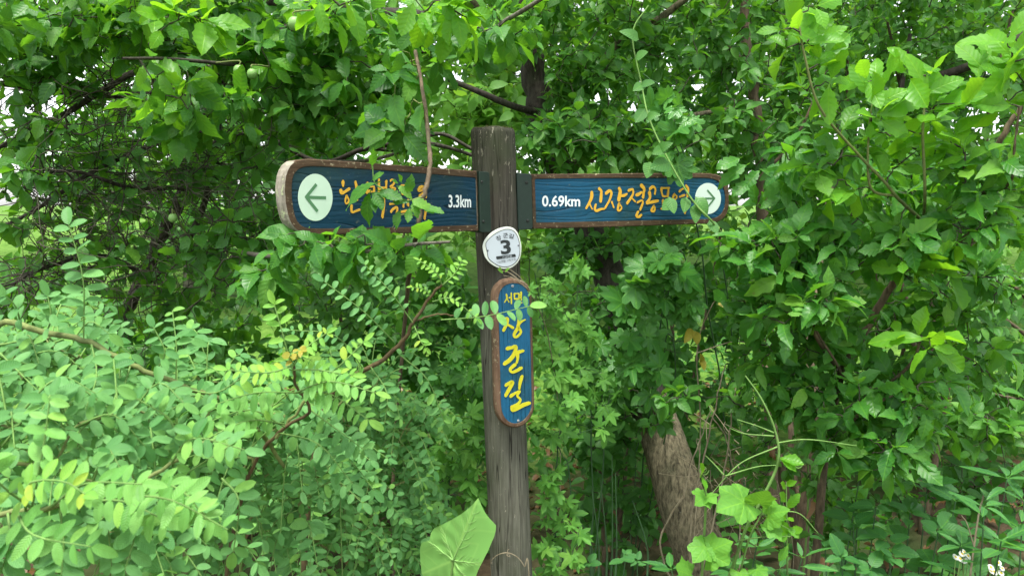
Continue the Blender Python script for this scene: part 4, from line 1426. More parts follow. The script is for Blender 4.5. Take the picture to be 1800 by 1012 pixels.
# --- bush with fine leaves to the right, behind
thicket('fine_leaved_shrub', 'dense fine leaved shrub in shade behind the upright bright shoots', 'shrub', 1650, 3.5,
        [[(1640, 500, 3.5), (1590, 200, 3.4), (1560, 40, 3.3)], [(1700, 480, 3.5), (1740, 200, 3.4), (1780, 20, 3.4)], [(1600, 560, 3.5), (1500, 300, 3.4), (1490, 100, 3.3)]],
        [(1560, 90, 140, 120, 3.3, 0.3, 110, 'small', 0.05, 9), (1700, 130, 130, 120, 3.3, 0.3, 95, 'small', 0.052, 9), (1540, 260, 110, 90, 3.2, 0.25, 60, 'small', 0.05, 9),
         (1720, 320, 120, 110, 3.2, 0.25, 75, 'small', 0.055, 9), (1600, -60, 260, 80, 3.2, 0.4, 130, 'small', 0.055, 8), (1600, -180, 330, 110, 3.4, 0.8, 150, 'small', 0.075, 9)], GB, name_stem='stem', r=0.018)  # last clusters: unseen crown overhead, added to shade the back layers
# bare dark limb crossing there
p = PLANTS[-1]
p.qstem([(1600, 150, 3.3), (1700, 118, 3.1), (1740, 95, 3.0), (1800, 60, 3.0)], 0.02, 0.012, 'stem', 'bark_dark')
p.qstem([(1580, 180, 3.2), (1590, 120, 3.2), (1600, 60, 3.2)], 0.012, 0.008, 'stem', 'bark_dark')
# --- feathery shrub right
b = base(1900, 2.9)
p = Plant('feather_leaved_shrub', 'shrub with rows of paired leaflets against the dark at the outer right', 'shrub', b, None, 'bark_brown')
p.qstem([(1880, 760, 2.9), (1830, 620, 2.85), (1740, 540, 2.8)], 0.012, 0.005, 'stem')
p.qstem([(1880, 700, 2.9), (1800, 520, 2.85), (1690, 478, 2.8)], 0.010, 0.004, 'stem')
p.qstem([(1890, 800, 2.9), (1840, 720, 2.8), (1740, 690, 2.7)], 0.010, 0.004, 'stem')
for q0, q1, q2 in [((1800, 492), (1730, 478), (1640, 486)), ((1810, 520), (1740, 508), (1660, 516)), ((1810, 545), (1750, 540), (1680, 556)), ((1800, 580), (1740, 574), (1690, 596)), ((1790, 470), (1700, 452), (1640, 462))]:
    p.compound([Q(*q0, 2.75), Q(*q1, 2.7), Q(*q2, 2.65)], 8, 0.055, 'small', np.array([0, -0.6, 0.8]))
for c in [(1740, 500, 80, 70, 2.9, 0.2, 26, 'small', 0.06, 7), (1760, 640, 80, 80, 2.9, 0.2, 30, 'dim', 0.07, 7), (1700, 740, 130, 70, 2.7, 0.25, 50, 'small', 0.065, 8), (1740, 860, 100, 60, 2.9, 0.2, 30, 'dim', 0.065, 7), (1600, 860, 120, 70, 3.0, 0.2, 35, 'dim', 0.06, 7)]:
    p.cluster(*c)

# ------------------------------------------------------------------ the plum tree on the left
b = base(60, 3.3)
p = Plant('plum_tree', 'old plum tree with dark bare twigs and green fruits arching over the left board', 'tree', b, None, 'bark_dark')
t0 = p.qstem([(60, 1080, 3.3), (130, 760, 3.2), (215, 560, 3.05), (275, 440, 2.95), (325, 330, 2.85), (350, 240, 2.8), (400, 120, 2.7), (460, 0, 2.6), (520, -140, 2.5)], 0.0288, 0.0158, 'trunk', sides=12, wob=0.004)
p.qstem([(235, 520, 3.0), (330, 420, 2.9), (370, 320, 2.75), (385, 230, 2.65), (380, 130, 2.55)], 0.0158, 0.0072, 'branch')
p.qstem([(350, 230, 2.8), (250, 262, 2.6), (150, 310, 2.4), (60, 370, 2.3), (-60, 430, 2.2)], 0.0101, 0.0043, 'branch')
p.qstem([(400, 120, 2.7), (250, 125, 2.6), (180, 160, 2.5), (90, 215, 2.4), (0, 258, 2.3), (-100, 300, 2.2)], 0.0130, 0.0072, 'branch')
p.qstem([(380, 150, 2.6), (230, 168, 2.6), (110, 162, 2.5), (0, 148, 2.4), (-80, 140, 2.4)], 0.0115, 0.0065, 'branch')
p.qstem([(325, 330, 2.85), (230, 330, 2.5), (120, 300, 2.3), (0, 330, 2.2)], 0.0086, 0.0036, 'branch')
p.qstem([(250, 480, 2.95), (180, 450, 2.6), (80, 470, 2.4), (20, 500, 2.3)], 0.0101, 0.0036, 'branch')
p.qstem([(350, 260, 2.8), (450, 235, 2.7), (560, 285, 2.6), (640, 262, 2.55), (700, 262, 2.5), (770, 235, 2.5), (830, 262, 2.5)], 0.0101, 0.0058, 'branch')
p.qstem([(640, 262, 2.55), (720, 250, 2.4), (790, 260, 2.5), (870, 288, 2.55)], 0.0086, 0.0058, 'branch')
p.qstem([(560, 285, 2.6), (640, 283, 2.4), (700, 268, 2.35), (752, 245, 2.3)], 0.0065, 0.0043, 'branch', 'bark_grey')
p.qstem([(460, 0, 2.6), (600, 20, 2.7), (760, 30, 2.8), (815, 55, 2.85), (880, 60, 2.9)], 0.0245, 0.0158, 'branch')
p.qstem([(440, 60, 2.65), (560, 100, 2.4), (660, 100, 2.2), (760, 90, 2.1)], 0.0086, 0.0043, 'branch')
p.qstem([(400, 120, 2.7), (450, 116, 2.2), (390, 112, 1.95), (300, 104, 1.8), (215, 103, 1.7)], 0.0079, 0.0029, 'branch')
p.qstem([(420, 100, 2.6), (520, 40, 2.0), (600, 6, 1.7), (700, -30, 1.6)], 0.0094, 0.0043, 'branch')
p.qstem([(800, 34, 2.85), (840, 60, 2.2), (900, 30, 1.75), (965, -10, 1.6)], 0.0079, 0.0043, 'branch', 'bark_grey')
p.qstem([(470, 120, 2.6), (590, 130, 2.3), (700, 190, 2.2), (760, 150, 2.1)], 0.0072, 0.0036, 'branch')
# bare twig tangle
acc = Acc()
A0_ = np.vstack(p.pts[1:])
for k in range(420):
    A = A0_
    x, y, z = proj(A)
    ok = np.nonzero((x > -60) & (x < 470) & (y > 120) & (y < 620) & (z > 2.0))[0]
    a = A[ok[rng.integers(len(ok))]]
    d = nrm(np.array([rng.normal(0, 1), rng.normal(-0.1, 0.5), rng.normal(-0.25, 0.7)]))
    ln = rng.uniform(0.15, 0.5)
    C = smooth_path([a, a + d * ln * 0.5 + rng.normal(0, 0.03, 3), a + d * ln + rng.normal(0, 0.05, 3) - (0, 0, ln * 0.15)], 9)
    C[1:] += rng.normal(0, 0.004, (8, 3))
    p.acc.tube(C, np.linspace(0.0024, 0.0008, 9) * rng.uniform(0.5, 1.3), 4)
    if rng.uniform() < 0.5:
        q = C[5]
        e = q + nrm(rng.normal(0, 1, 3)) * ln * 0.4
        p.acc.tube(smooth_path([q, (q + e) / 2 + rng.normal(0, 0.02, 3), e], 6), np.linspace(0.0012, 0.0006, 6), 3)
for c in [(250, 200, 130, 70, 2.8, 0.2, 44, 'plum', 0.06, 7), (110, 100, 130, 70, 2.8, 0.2, 40, 'plum', 0.06, 7), (470, 190, 130, 80, 2.9, 0.2, 44, 'plum', 0.06, 7), (150, 280, 170, 80, 2.5, 0.2, 30, 'plum', 0.06, 6), (150, 380, 160, 70, 2.6, 0.2, 34, 'plum', 0.06, 6), (330, 320, 100, 80, 2.6, 0.2, 34, 'plum', 0.06, 6), (300, 520, 130, 60, 2.6, 0.2, 34, 'plum', 0.06, 6), (90, 500, 110, 60, 2.6, 0.2, 24, 'plum', 0.06, 6),
          (60, 60, 140, 70, 2.3, 0.25, 71, 'plum', 0.065, 7), (210, 60, 120, 60, 2.2, 0.25, 71, 'plum', 0.065, 7), (360, 60, 130, 70, 2.2, 0.3, 93, 'plum', 0.067, 7),
          (60, 120, 110, 50, 2.3, 0.25, 40, 'plum', 0.061, 7), (40, 220, 80, 50, 2.2, 0.2, 14, 'plum', 0.061, 6), (50, 330, 80, 50, 2.15, 0.2, 19, 'plum', 0.061, 6),
          (500, 70, 120, 80, 2.2, 0.25, 71, 'plum', 0.067, 7), (620, 60, 110, 60, 2.1, 0.25, 65, 'plum', 0.067, 7), (640, 170, 100, 60, 2.1, 0.2, 65, 'plum', 0.065, 7),
          (700, 220, 60, 40, 2.1, 0.15, 25, 'plum', 0.061, 6), (520, 190, 70, 60, 2.2, 0.2, 40, 'plum', 0.061, 7), (340, 190, 120, 60, 1.95, 0.2, 40, 'plum', 0.072, 6),
          (800, 70, 90, 50, 2.0, 0.2, 40, 'plum', 0.067, 6), (880, 60, 60, 40, 1.9, 0.15, 22, 'plum', 0.068, 6), (440, 270, 70, 50, 2.4, 0.2, 28, 'plum', 0.057, 6),
          (250, 440, 120, 60, 2.3, 0.2, 14, 'plum', 0.065, 5), (410, 440, 100, 60, 2.2, 0.2, 37, 'plum', 0.065, 6), (60, 430, 90, 60, 2.3, 0.25, 11, 'plum', 0.061, 6),
          (350, -170, 480, 110, 3.0, 0.7, 150, 'small', 0.075, 9), (300, -80, 420, 70, 2.2, 0.45, 108, 'plum', 0.068, 7), (500, 380, 60, 60, 2.35, 0.12, 28, 'plum', 0.057, 6)]:  # clusters above the view are added canopy that shades the layers behind
    p.cluster(*c, up=0.9, face=0.5, jit=0.6)
for sp, lst in [('bright', [(300, 160, 60, 22, 1.8, 0.06, 8), (340, 30, 60, 30, 1.7, 0.08, 7), (560, 12, 60, 22, 1.6, 0.06, 6), (800, 25, 80, 26, 1.65, 0.08, 9), (430, 95, 80, 30, 2.0, 0.1, 8), (740, 60, 60, 30, 1.9, 0.1, 7), (160, 36, 70, 26, 2.0, 0.1, 7)])]:
    for c in lst:
        p.cluster(*c, sp, 0.085, 6, up=0.8, face=0.6)
# leaf spray right under the left board
p.qstem([(400, 440, 2.3), (480, 450, 1.9), (560, 440, 1.6), (640, 442, 1.55), (720, 430, 1.55), (790, 425, 1.6)], 0.007, 0.003, 'branch', 'bark_grey')
for c in [(545, 425, 70, 18, 1.52, 0.04, 16, 'plum', 0.068, 6), (650, 428, 70, 18, 1.52, 0.04, 15, 'plum', 0.068, 6), (610, 462, 100, 22, 1.56, 0.05, 20, 'plum', 0.066, 6), (725, 452, 60, 18, 1.58, 0.04, 10, 'plum', 0.066, 5), (560, 440, 90, 26, 1.55, 0.06, 25, 'plum', 0.065, 6), (680, 440, 80, 26, 1.55, 0.06, 23, 'plum', 0.065, 6), (775, 432, 26, 12, 1.6, 0.03, 5, 'plum', 0.061, 5), (470, 490, 60, 34, 1.75, 0.08, 22, 'plum', 0.065, 6)]:
    p.cluster(*c, up=0.8, face=0.6, droop=0.3)
# fruits


def fruit(px, py, Y, r):
    bm = bmesh.new()
    bmesh.ops.create_uvsphere(bm, u_segments=18, v_segments=12, radius=r)
    for v in bm.verts:
        a = math.atan2(v.co.y, v.co.x)
        v.co.z *= 1.08
        k = 1 - 0.10 * math.exp(-((a + 1.4) / 0.22) ** 2)          # the seam of a plum
        v.co.x *= k
        v.co.y *= k
        rr = math.hypot(v.co.x, v.co.y) / r
        if v.co.z > 0:
            v.co.z -= r * 0.22 * math.exp(-(rr / 0.3) ** 2)        # dimple at the stalk
    for f in bm.faces:
        f.smooth = True
    me = bpy.data.meshes.new('fruit')
    bm.to_mesh(me)
    bm.free()
    c = Q(px, py, Y)
    f = link('fruit', me, M_FRUIT, p.root, c - p.base)
    a, _ = p.nearest(c + (0, 0, 0.03))
    pt = smooth_path([c + (0, 0, r * 0.85), c + (0, 0.004, r * 1.8), a], 7)
    V, F = tube(pt - c, np.linspace(0.0016, 0.0022, 7), 5)
    link('fruit_stalk', mesh_from('fruit_stalk', V, [F]), MAT['stem_olive'], f)


g = G('green_plum_skin')
n_ = g.noise(g.coord('Object'), 40, 4)
M_FRUIT = g.done(g.mix(n_, (0.11, 0.25, 0.05), (0.20, 0.36, 0.10)), 0.5, 0.4)
for a in [(518, 42, 1.75, 0.0155), (420, 124, 1.9, 0.0135), (443, 130, 1.9, 0.0125), (304, 383, 2.1, 0.0125)]:
    fruit(*a)

# ------------------------------------------------------------------ shoot climbing across the left board
b = base(690, 2.12)
p = Plant('climbing_shoot', 'knobbly brown stem climbing across the left board with jagged leaves over its lettering', 'shoot', b, None, 'bark_brown', 'stem_olive')
p.stem([np.array(b), Q(690, 900, 2.12), Q(700, 700, 2.1), Q(712, 560, 2.0), Q(722, 470, 1.8), Q(729, 430, 1.62), Q(734, 405, 1.57), Q(740, 360, 1.57), Q(748, 335, 1.575), Q(756, 290, 1.60), Q(752, 235, 1.66), Q(744, 165, 1.74), Q(730, 90, 1.84)], 0.0060, 0.0044, 'stem', sides=9, n=70, wob=0.0012, bump=0.16)
p.qstem([(745, 345, 1.572), (722, 352, 1.555), (700, 350, 1.55), (672, 332, 1.55)], 0.0022, 0.0014, 'branch', 'stem_olive')
p.qstem([(672, 332, 1.55), (658, 320, 1.545), (655, 290, 1.54), (653, 262, 1.53)], 0.0016, 0.001, 'branch', 'stem_green')
p.qstem([(735, 380, 1.575), (705, 378, 1.55), (690, 400, 1.55)], 0.0018, 0.001, 'branch', 'stem_olive')


def one_leaf(p, sp, base_px, tip_px, Y0, Y1, normal, size=None):
    a, t = Q(*base_px, Y0), Q(*tip_px, Y1)
    d = t - a
    p.put(sp, a[None], d[None], np.asarray(normal, float)[None], np.array([np.linalg.norm(d) if size is None else size]))


NC = (0.15, -0.8, 0.55)
for lf in [((704, 347), (668, 332), (-.2, -.7, .6)), ((668, 336), (708, 352), NC), ((650, 340), (632, 388), (-.4, -.8, .3)), ((656, 338), (676, 366), NC), ((660, 322), (598, 338), (0, -.5, .8)),
           ((700, 328), (722, 338), (.4, -.7, .4)), ((716, 340), (727, 312), (.5, -.8, .2)), ((724, 352), (762, 362), (0, -.6, .8)), ((744, 366), (780, 370), (0, -.6, .8)), ((720, 366), (716, 392), (.3, -.8, .3)),
           ((703, 372), (690, 396), (-.3, -.8, .3)), ((654, 292), (655, 260), (.7, -.7, 0)), ((706, 320), (700, 306), NC), ((655, 316), (672, 302), NC), ((690, 356), (712, 350), NC), ((655, 352), (660, 372), NC), ((726, 356), (736, 378), (.3, -.8, .3)), ((700, 322), (690, 316), NC)]:
    one_leaf(p, 'plum', lf[0], lf[1], 1.545 - 0.02, 1.51, lf[2])
for c in [(700, 130, 40, 50, 1.8, 0.08, 9, 'plum', 0.085, 5), (690, 200, 45, 40, 1.75, 0.08, 9, 'plum', 0.085, 5)]:
    p.cluster(*c, up=0.8, face=0.6)

# ------------------------------------------------------------------ large leaved shrub on the right, with its upright shoots
b = base(1440, 2.25)
p = Plant('large_leaved_shrub', 'large leaved shrub with a bare brown forking stem right of the signpost', 'shrub', b, None, 'bark_brown')
p.qstem([(1420, 1230, 2.25), (1440, 900, 2.2), (1463, 720, 2.15), (1479, 656, 2.1), (1509, 602, 2.08), (1546, 535, 2.05), (1580, 481, 2.0), (1593, 441, 1.98), (1623, 390, 1.95), (1674, 363, 1.92), (1741, 279, 1.88), (1768, 228, 1.86), (1802, 180, 1.85)], 0.0135, 0.006, 'stem', sides=10, n=70, wob=0.0015)
p.qstem([(1593, 454, 1.98), (1637, 447, 1.9), (1670, 434, 1.85), (1720, 400, 1.8), (1760, 370, 1.78)], 0.008, 0.004, 'branch')
p.qstem([(1621, 388, 1.95), (1590, 360, 1.9), (1575, 345, 1.85), (1555, 320, 1.82), (1512, 275, 1.78), (1442, 191, 1.72), (1415, 101, 1.7), (1402, 30, 1.7)], 0.0046, 0.0022, 'branch', 'stem_olive')
p.qstem([(1623, 390, 1.95), (1626, 336, 1.8), (1622, 235, 1.75), (1626, 168, 1.74), (1627, 140, 1.74)], 0.0042, 0.002, 'branch', 'stem_olive')
p.qstem([(1575, 345, 1.85), (1530, 329, 1.82), (1527, 235, 1.78), (1534, 178, 1.78)], 0.0036, 0.0018, 'branch', 'stem_olive')
p.qstem([(1690, 345, 1.9), (1771, 326, 1.75), (1784, 252, 1.72), (1792, 188, 1.7)], 0.0045, 0.0022, 'branch', 'bark_brown')
p.qstem([(1479, 656, 2.1), (1440, 600, 2.0), (1420, 560, 1.95), (1395, 500, 1.9), (1370, 450, 1.85)], 0.007, 0.003, 'branch')
p.qstem([(1463, 720, 2.15), (1480, 664, 2.0), (1440, 590, 1.9), (1422, 556, 1.85)], 0.0045, 0.0022, 'branch', 'bark_brown')
p.qstem([(1440, 800, 2.18), (1480, 760, 2.0), (1520, 720, 1.9), (1600, 680, 1.85)], 0.008, 0.003, 'branch')
p.qstem([(1456, 740, 2.15), (1540, 690, 2.0), (1600, 640, 1.85), (1620, 590, 1.8)], 0.006, 0.003, 'branch')
BK = dict(up=0.9, face=0.55, jit=0.6, droop=0.1)
for c in [(1330, 520, 60, 60, 2.05, 0.1, 24, 'broad', 0.07, 6), (1350, 620, 60, 50, 2.1, 0.1, 22, 'broad', 0.07, 6), (1420, 480, 90, 60, 2.0, 0.1, 30, 'broad', 0.072, 6), (1700, 500, 90, 60, 2.0, 0.12, 30, 'broad', 0.07, 6), (1690, 640, 90, 50, 2.0, 0.12, 28, 'broad', 0.068, 6), (1600, 760, 80, 40, 2.0, 0.1, 22, 'broad', 0.068, 6), (1355, 435, 60, 44, 1.98, 0.10, 26, 'broad', 0.075, 5), (1400, 440, 90, 60, 1.9, 0.12, 42, 'broad', 0.078, 6), (1480, 400, 80, 60, 2.0, 0.12, 32, 'broad', 0.078, 6), (1560, 430, 80, 60, 2.25, 0.12, 29, 'broad', 0.076, 6),
          (1400, 530, 80, 60, 1.9, 0.12, 35, 'broad', 0.078, 6), (1450, 590, 80, 50, 2.05, 0.1, 26, 'broad', 0.075, 6), (1640, 420, 90, 60, 1.85, 0.12, 32, 'broad', 0.078, 6), (1730, 400, 80, 70, 1.8, 0.12, 30, 'broad', 0.078, 6),
          (1620, 560, 80, 60, 2.1, 0.12, 26, 'broad', 0.076, 5), (1490, 690, 110, 50, 1.95, 0.12, 42, 'broad', 0.075, 6), (1590, 690, 90, 60, 1.9, 0.12, 35, 'broad', 0.075, 6), (1490, 770, 90, 40, 1.95, 0.1, 30, 'broad', 0.076, 6),
          (1550, 790, 60, 40, 1.85, 0.08, 20, 'broad', 0.076, 6), (1400, 690, 70, 40, 2.0, 0.1, 22, 'broad', 0.069, 6), (1370, 350, 40, 46, 2.05, 0.06, 16, 'broad', 0.075, 5), (1285, 432, 40, 20, 2.0, 0.06, 12, 'broad', 0.073, 5),
          (1440, 290, 70, 50, 1.9, 0.1, 22, 'broad', 0.073, 6), (1540, 330, 70, 40, 2.1, 0.1, 22, 'broad', 0.075, 6), (1650, 330, 80, 50, 2.1, 0.1, 26, 'broad', 0.078, 6), (1750, 300, 70, 50, 1.75, 0.1, 25, 'broad', 0.078, 6)]:
    p.cluster(*c, **BK)
for c in [(1415, 60, 40, 60, 1.7, 0.05, 8, 'bright', 0.099, 4), (1440, 150, 50, 40, 1.72, 0.06, 7, 'bright', 0.094, 4), (1540, 165, 40, 34, 1.78, 0.05, 6, 'bright', 0.094, 4), (1625, 140, 44, 40, 1.74, 0.05, 8, 'bright', 0.099, 4),
          (1660, 200, 60, 40, 1.76, 0.08, 8, 'bright', 0.090, 5), (1780, 130, 50, 60, 1.72, 0.08, 9, 'bright', 0.094, 5), (1600, 260, 90, 40, 1.8, 0.1, 11, 'bright', 0.086, 5), (1500, 225, 60, 30, 1.8, 0.08, 7, 'bright', 0.086, 5),
          (1480, 315, 60, 26, 1.82, 0.06, 6, 'bright', 0.097, 5), (1700, 270, 60, 30, 1.78, 0.08, 7, 'bright', 0.086, 5), (1640, 490, 60, 26, 1.8, 0.06, 4, 'bright', 0.097, 5), (1625, 600, 50, 30, 1.8, 0.06, 4, 'bright', 0.097, 5)]:
    p.cluster(*c, up=0.7, face=0.7, jit=0.4, droop=-0.35)
# big upright leaf pairs
for lf in [((1627, 168), (1618, 96)), ((1628, 165), (1690, 130)), ((1628, 170), (1560, 185)), ((1534, 186), (1545, 130)), ((1534, 188), (1590, 152)), ((1402, 60), (1375, -20)), ((1408, 70), (1462, 30)), ((1415, 110), (1470, 100))]:
    one_leaf(p, 'bright', lf[0], lf[1], 1.74, 1.70, (0.1, -0.85, 0.4))

for lf in [((1312, 290), (1268, 316)), ((1318, 318), (1290, 346)), ((1300, 278), (1262, 298)), ((1335, 300), (1306, 330))]:
    one_leaf(p, 'broad', lf[0], lf[1], 2.03, 2.0, (0.0, -0.75, 0.6))

# ------------------------------------------------------------------ vines round the post and under the right board
def hop_vine(label, px, Y, paths, clusters, name='hop_vine', sp='hop', twig='stem_dark', cat='vine', bark='stem_dark', r=0.003):
    b = base(px, Y)
    p = Plant(name, label, cat, b, None, bark, twig)
    for t in paths:
        p.stem([np.array(b)] + [Q(*q) for q in t], r, r * 0.5, 'stem', sides=6, wob=0.004)
    for c in clusters:
        c = list(c)
        kw = dict(up=0.5, face=0.9, jit=0.35, droop=0.45, fwd=0.3, rad=0.0014)
        p.cluster(*c, **kw)
    return p


hop_vine('hop vine with star shaped leaves hanging down the right side of the post', 985, 2.2,
         [[(975, 900, 2.2), (985, 760, 2.15), (990, 690, 2.15), (960, 600, 2.2), (940, 480, 2.15)], [(990, 980, 2.2), (1000, 830, 2.2), (960, 760, 2.2)]],
         [(985, 715, 40, 30, 2.08, 0.04, 8, 'hop', 0.057, 4), (960, 770, 26, 40, 2.12, 0.05, 6, 'hop', 0.047, 4), (975, 850, 36, 40, 2.12, 0.06, 8, 'hop', 0.047, 4), (990, 910, 40, 40, 2.12, 0.06, 8, 'hop', 0.052, 4),
          (975, 980, 50, 40, 2.1, 0.08, 11, 'hop', 0.049, 4), (975, 640, 36, 40, 2.15, 0.06, 9, 'hop', 0.057, 4), (950, 560, 26, 50, 2.15, 0.06, 6, 'hop', 0.044, 4), (1040, 720, 50, 50, 2.3, 0.1, 11, 'hop', 0.052, 4)])
hop_vine('hop vine with star shaped leaves just left of the post foot', 800, 2.2,
         [[(790, 900, 2.2), (800, 790, 2.15), (830, 720, 2.15)], [(820, 960, 2.2), (760, 850, 2.2), (740, 760, 2.2)]],
         [(800, 760, 50, 40, 2.1, 0.06, 13, 'hop', 0.060, 4), (825, 830, 26, 50, 2.1, 0.05, 10, 'hop', 0.055, 4), (770, 830, 50, 40, 2.15, 0.08, 13, 'hop', 0.057, 4), (835, 740, 20, 50, 2.12, 0.04, 6, 'hop', 0.052, 4), (800, 670, 50, 60, 2.25, 0.1, 14, 'lobed', 0.065, 4), (790, 900, 50, 40, 2.1, 0.08, 13, 'hop', 0.049, 4)])
hop_vine('pale green hop vine in the gap between post and right board', 1040, 2.5,
         [[(1040, 760, 2.45), (1020, 600, 2.4), (1015, 480, 2.4)], [(1060, 700, 2.45), (960, 600, 2.4), (950, 500, 2.4)]],
         [(1015, 475, 36, 20, 2.3, 0.05, 6, 'hop', 0.062, 4), (1000, 600, 60, 40, 2.35, 0.08, 18, 'hop', 0.058, 4), (1010, 660, 60, 30, 2.35, 0.1, 13, 'hop', 0.055, 4), (965, 520, 26, 40, 2.35, 0.06, 7, 'hop', 0.047, 4), (1060, 640, 50, 40, 2.4, 0.1, 11, 'lobed', 0.058, 4)])
hop_vine('vine with large wrinkled toothed leaves below the right direction board', 1120, 3.0,
         [[(1120, 800, 2.95), (1170, 600, 2.5), (1170, 500, 2.25), (1120, 480, 2.2)], [(1190, 640, 2.35), (1130, 600, 2.3), (1110, 660, 2.3)], [(1170, 500, 2.3), (1220, 480, 2.25)]],
         [(1150, 470, 60, 26, 2.12, 0.05, 8, 'lobed', 0.075, 4), (1125, 520, 46, 34, 2.15, 0.06, 8, 'lobed', 0.075, 4), (1200, 500, 40, 40, 2.15, 0.05, 7, 'lobed', 0.072, 4), (1130, 590, 40, 30, 2.25, 0.06, 6, 'lobed', 0.065, 4),
          (1130, 660, 50, 34, 2.25, 0.08, 10, 'lobed', 0.065, 4), (1210, 540, 36, 40, 2.2, 0.05, 6, 'lobed', 0.058, 4)], 'toothed_vine', 'lobed')
hop_vine('toothed vine drooping over the top edge of the right board', 1330, 3.0,
         [[(1300, 700, 2.95), (1260, 420, 2.6), (1200, 300, 2.15), (1190, 255, 2.1)], [(1230, 420, 2.4), (1170, 180, 2.2), (1130, 130, 2.15)]],
         [(1190, 265, 36, 26, 2.08, 0.04, 6, 'lobed', 0.065, 4), (1205, 285, 22, 14, 2.05, 0.03, 4, 'lobed', 0.065, 3), (1165, 200, 40, 40, 2.15, 0.05, 6, 'lobed', 0.058, 4), (1190, 215, 26, 30, 2.1, 0.05, 4, 'lobed', 0.058, 4)], 'toothed_vine', 'lobed')
# thin climber whose straight pale stem crosses the right board
b = base(1430, 2.45)
p = Plant('climber', 'thin climber whose pale stem crosses the right board beside heart shaped leaves', 'climber', b, None, 'stem_green', 'stem_green')
p.stem([np.array(b), Q(1420, 800, 2.4), Q(1350, 520, 2.2), Q(1262, 402, 1.99), Q(1225, 362, 1.97), Q(1200, 325, 1.98), Q(1165, 262, 2.02), Q(1140, 205, 2.06), Q(1128, 150, 2.1), Q(1112, 60, 2.1), Q(1140, 10, 2.1)], 0.0034, 0.0018, 'stem', n=60)
for lf in [((1178, 352), (1186, 374)), ((1206, 352), (1203, 372)), ((1222, 366), (1226, 390)), ((1228, 352), (1246, 374)), ((1172, 288), (1146, 292)), ((1130, 196), (1118, 214)), ((1140, 206), (1155, 198)), ((1142, 290), (1138, 310)),
           ((1128, 150), (1116, 158)), ((1130, 148), (1150, 144)), ((1118, 66), (1100, 50)), ((1180, 356), (1166, 366)), ((1160, 262), (1176, 250)), ((1165, 262), (1150, 270)), ((1250, 392), (1262, 410)), ((1120, 100), (1136, 90))]:
    one_leaf(p, 'heart', lf[0], lf[1], 1.985, 1.96, (0.1, -0.85, 0.35))

# ------------------------------------------------------------------ feather leaved saplings on the lower left
def sapling(label, base_px, Y, stems, leaves, clusters=(), name='locust_sapling', sp='leaflet', ys=1.0):
    b = base(base_px, Y)
    p = Plant(name, label, 'sapling', b, 'feather leaved saplings left of the signpost', 'stem_olive', 'stem_olive')
    for t, r0, r1, m in stems:
        p.qstem([(q[0], q[1], q[2] * ys) for q in t], r0, r1, 'stem', m, sides=7, wob=0.001)
    for lf in leaves:
        pts, pairs, size = lf[0], lf[1], lf[2]
        s_ = lf[3] if len(lf) > 3 else sp
        nn = lf[4] if len(lf) > 4 else None
        p.compound([Q(q[0], q[1], q[2] * ys) for q in pts], pairs, size * ys, s_, None if nn is None else np.array(nn, float))
    for c in clusters:
        p.ccluster(*c)
    return p


FACE = (0.0, -0.75, 0.65)
# sapling beside the post
sapling('sapling whose feathery leaves reach across the name plaque', 560, 1.8,
        [([(520, 1300, 1.8), (540, 900, 1.75), (570, 720, 1.72), (617, 664, 1.68), (677, 630, 1.66), (713, 592, 1.65), (726, 566, 1.64), (757, 522, 1.63), (777, 500, 1.62)], 0.0065, 0.0025, 'stem_red'),
         ([(726, 566, 1.64), (770, 552, 1.66), (800, 556, 1.68)], 0.002, 0.0014, 'stem_red')],
        [([(692, 600, 1.64), (640, 548, 1.60), (569, 494, 1.58)], 9, 0.031, 'leaflet', FACE), ([(725, 566, 1.63), (684, 510, 1.6), (640, 464, 1.58)], 9, 0.027, 'leaflet', FACE),
         ([(775, 562, 1.66), (850, 556, 1.66), (931, 538, 1.68)], 8, 0.044, 'leaflet', FACE), ([(705, 625, 1.66), (752, 668, 1.66), (782, 745, 1.68)], 6, 0.035, 'leaflet', FACE),
         ([(652, 645, 1.66), (680, 690, 1.62), (676, 745, 1.62)], 6, 0.03, 'leaflet', FACE), ([(777, 500, 1.62), (766, 478, 1.6), (737, 458, 1.6)], 7, 0.017, 'young', FACE),
         ([(777, 502, 1.62), (800, 480, 1.62), (812, 458, 1.62)], 6, 0.022, 'young', FACE), ([(757, 522, 1.63), (745, 508, 1.62), (724, 505, 1.61)], 5, 0.014, 'young', FACE),
         ([(760, 530, 1.63), (795, 525, 1.62), (838, 560, 1.64)], 7, 0.020, 'young', FACE), ([(728, 572, 1.64), (740, 600, 1.62), (748, 610, 1.62)], 4, 0.022, 'young', FACE),
         ([(640, 650, 1.66), (590, 590, 1.6), (510, 580, 1.58)], 9, 0.026, 'leaflet', FACE), ([(600, 680, 1.68), (560, 640, 1.62), (490, 610, 1.58)], 8, 0.026, 'leaflet', FACE),
         ([(617, 664, 1.68), (632, 640, 1.66), (616, 690, 1.6)], 4, 0.028, 'young', FACE)],
        [(620, 690, 90, 60, 1.72, 0.12, 12, 'leaflet', 0.029, 4, (0.10, 0.17, 7)), (560, 760, 90, 60, 1.8, 0.12, 12, 'leaflet', 0.03, 4, (0.11, 0.18, 7)), (700, 740, 80, 50, 1.8, 0.12, 10, 'leaflet', 0.028, 4, (0.10, 0.17, 7))], ys=0.89)
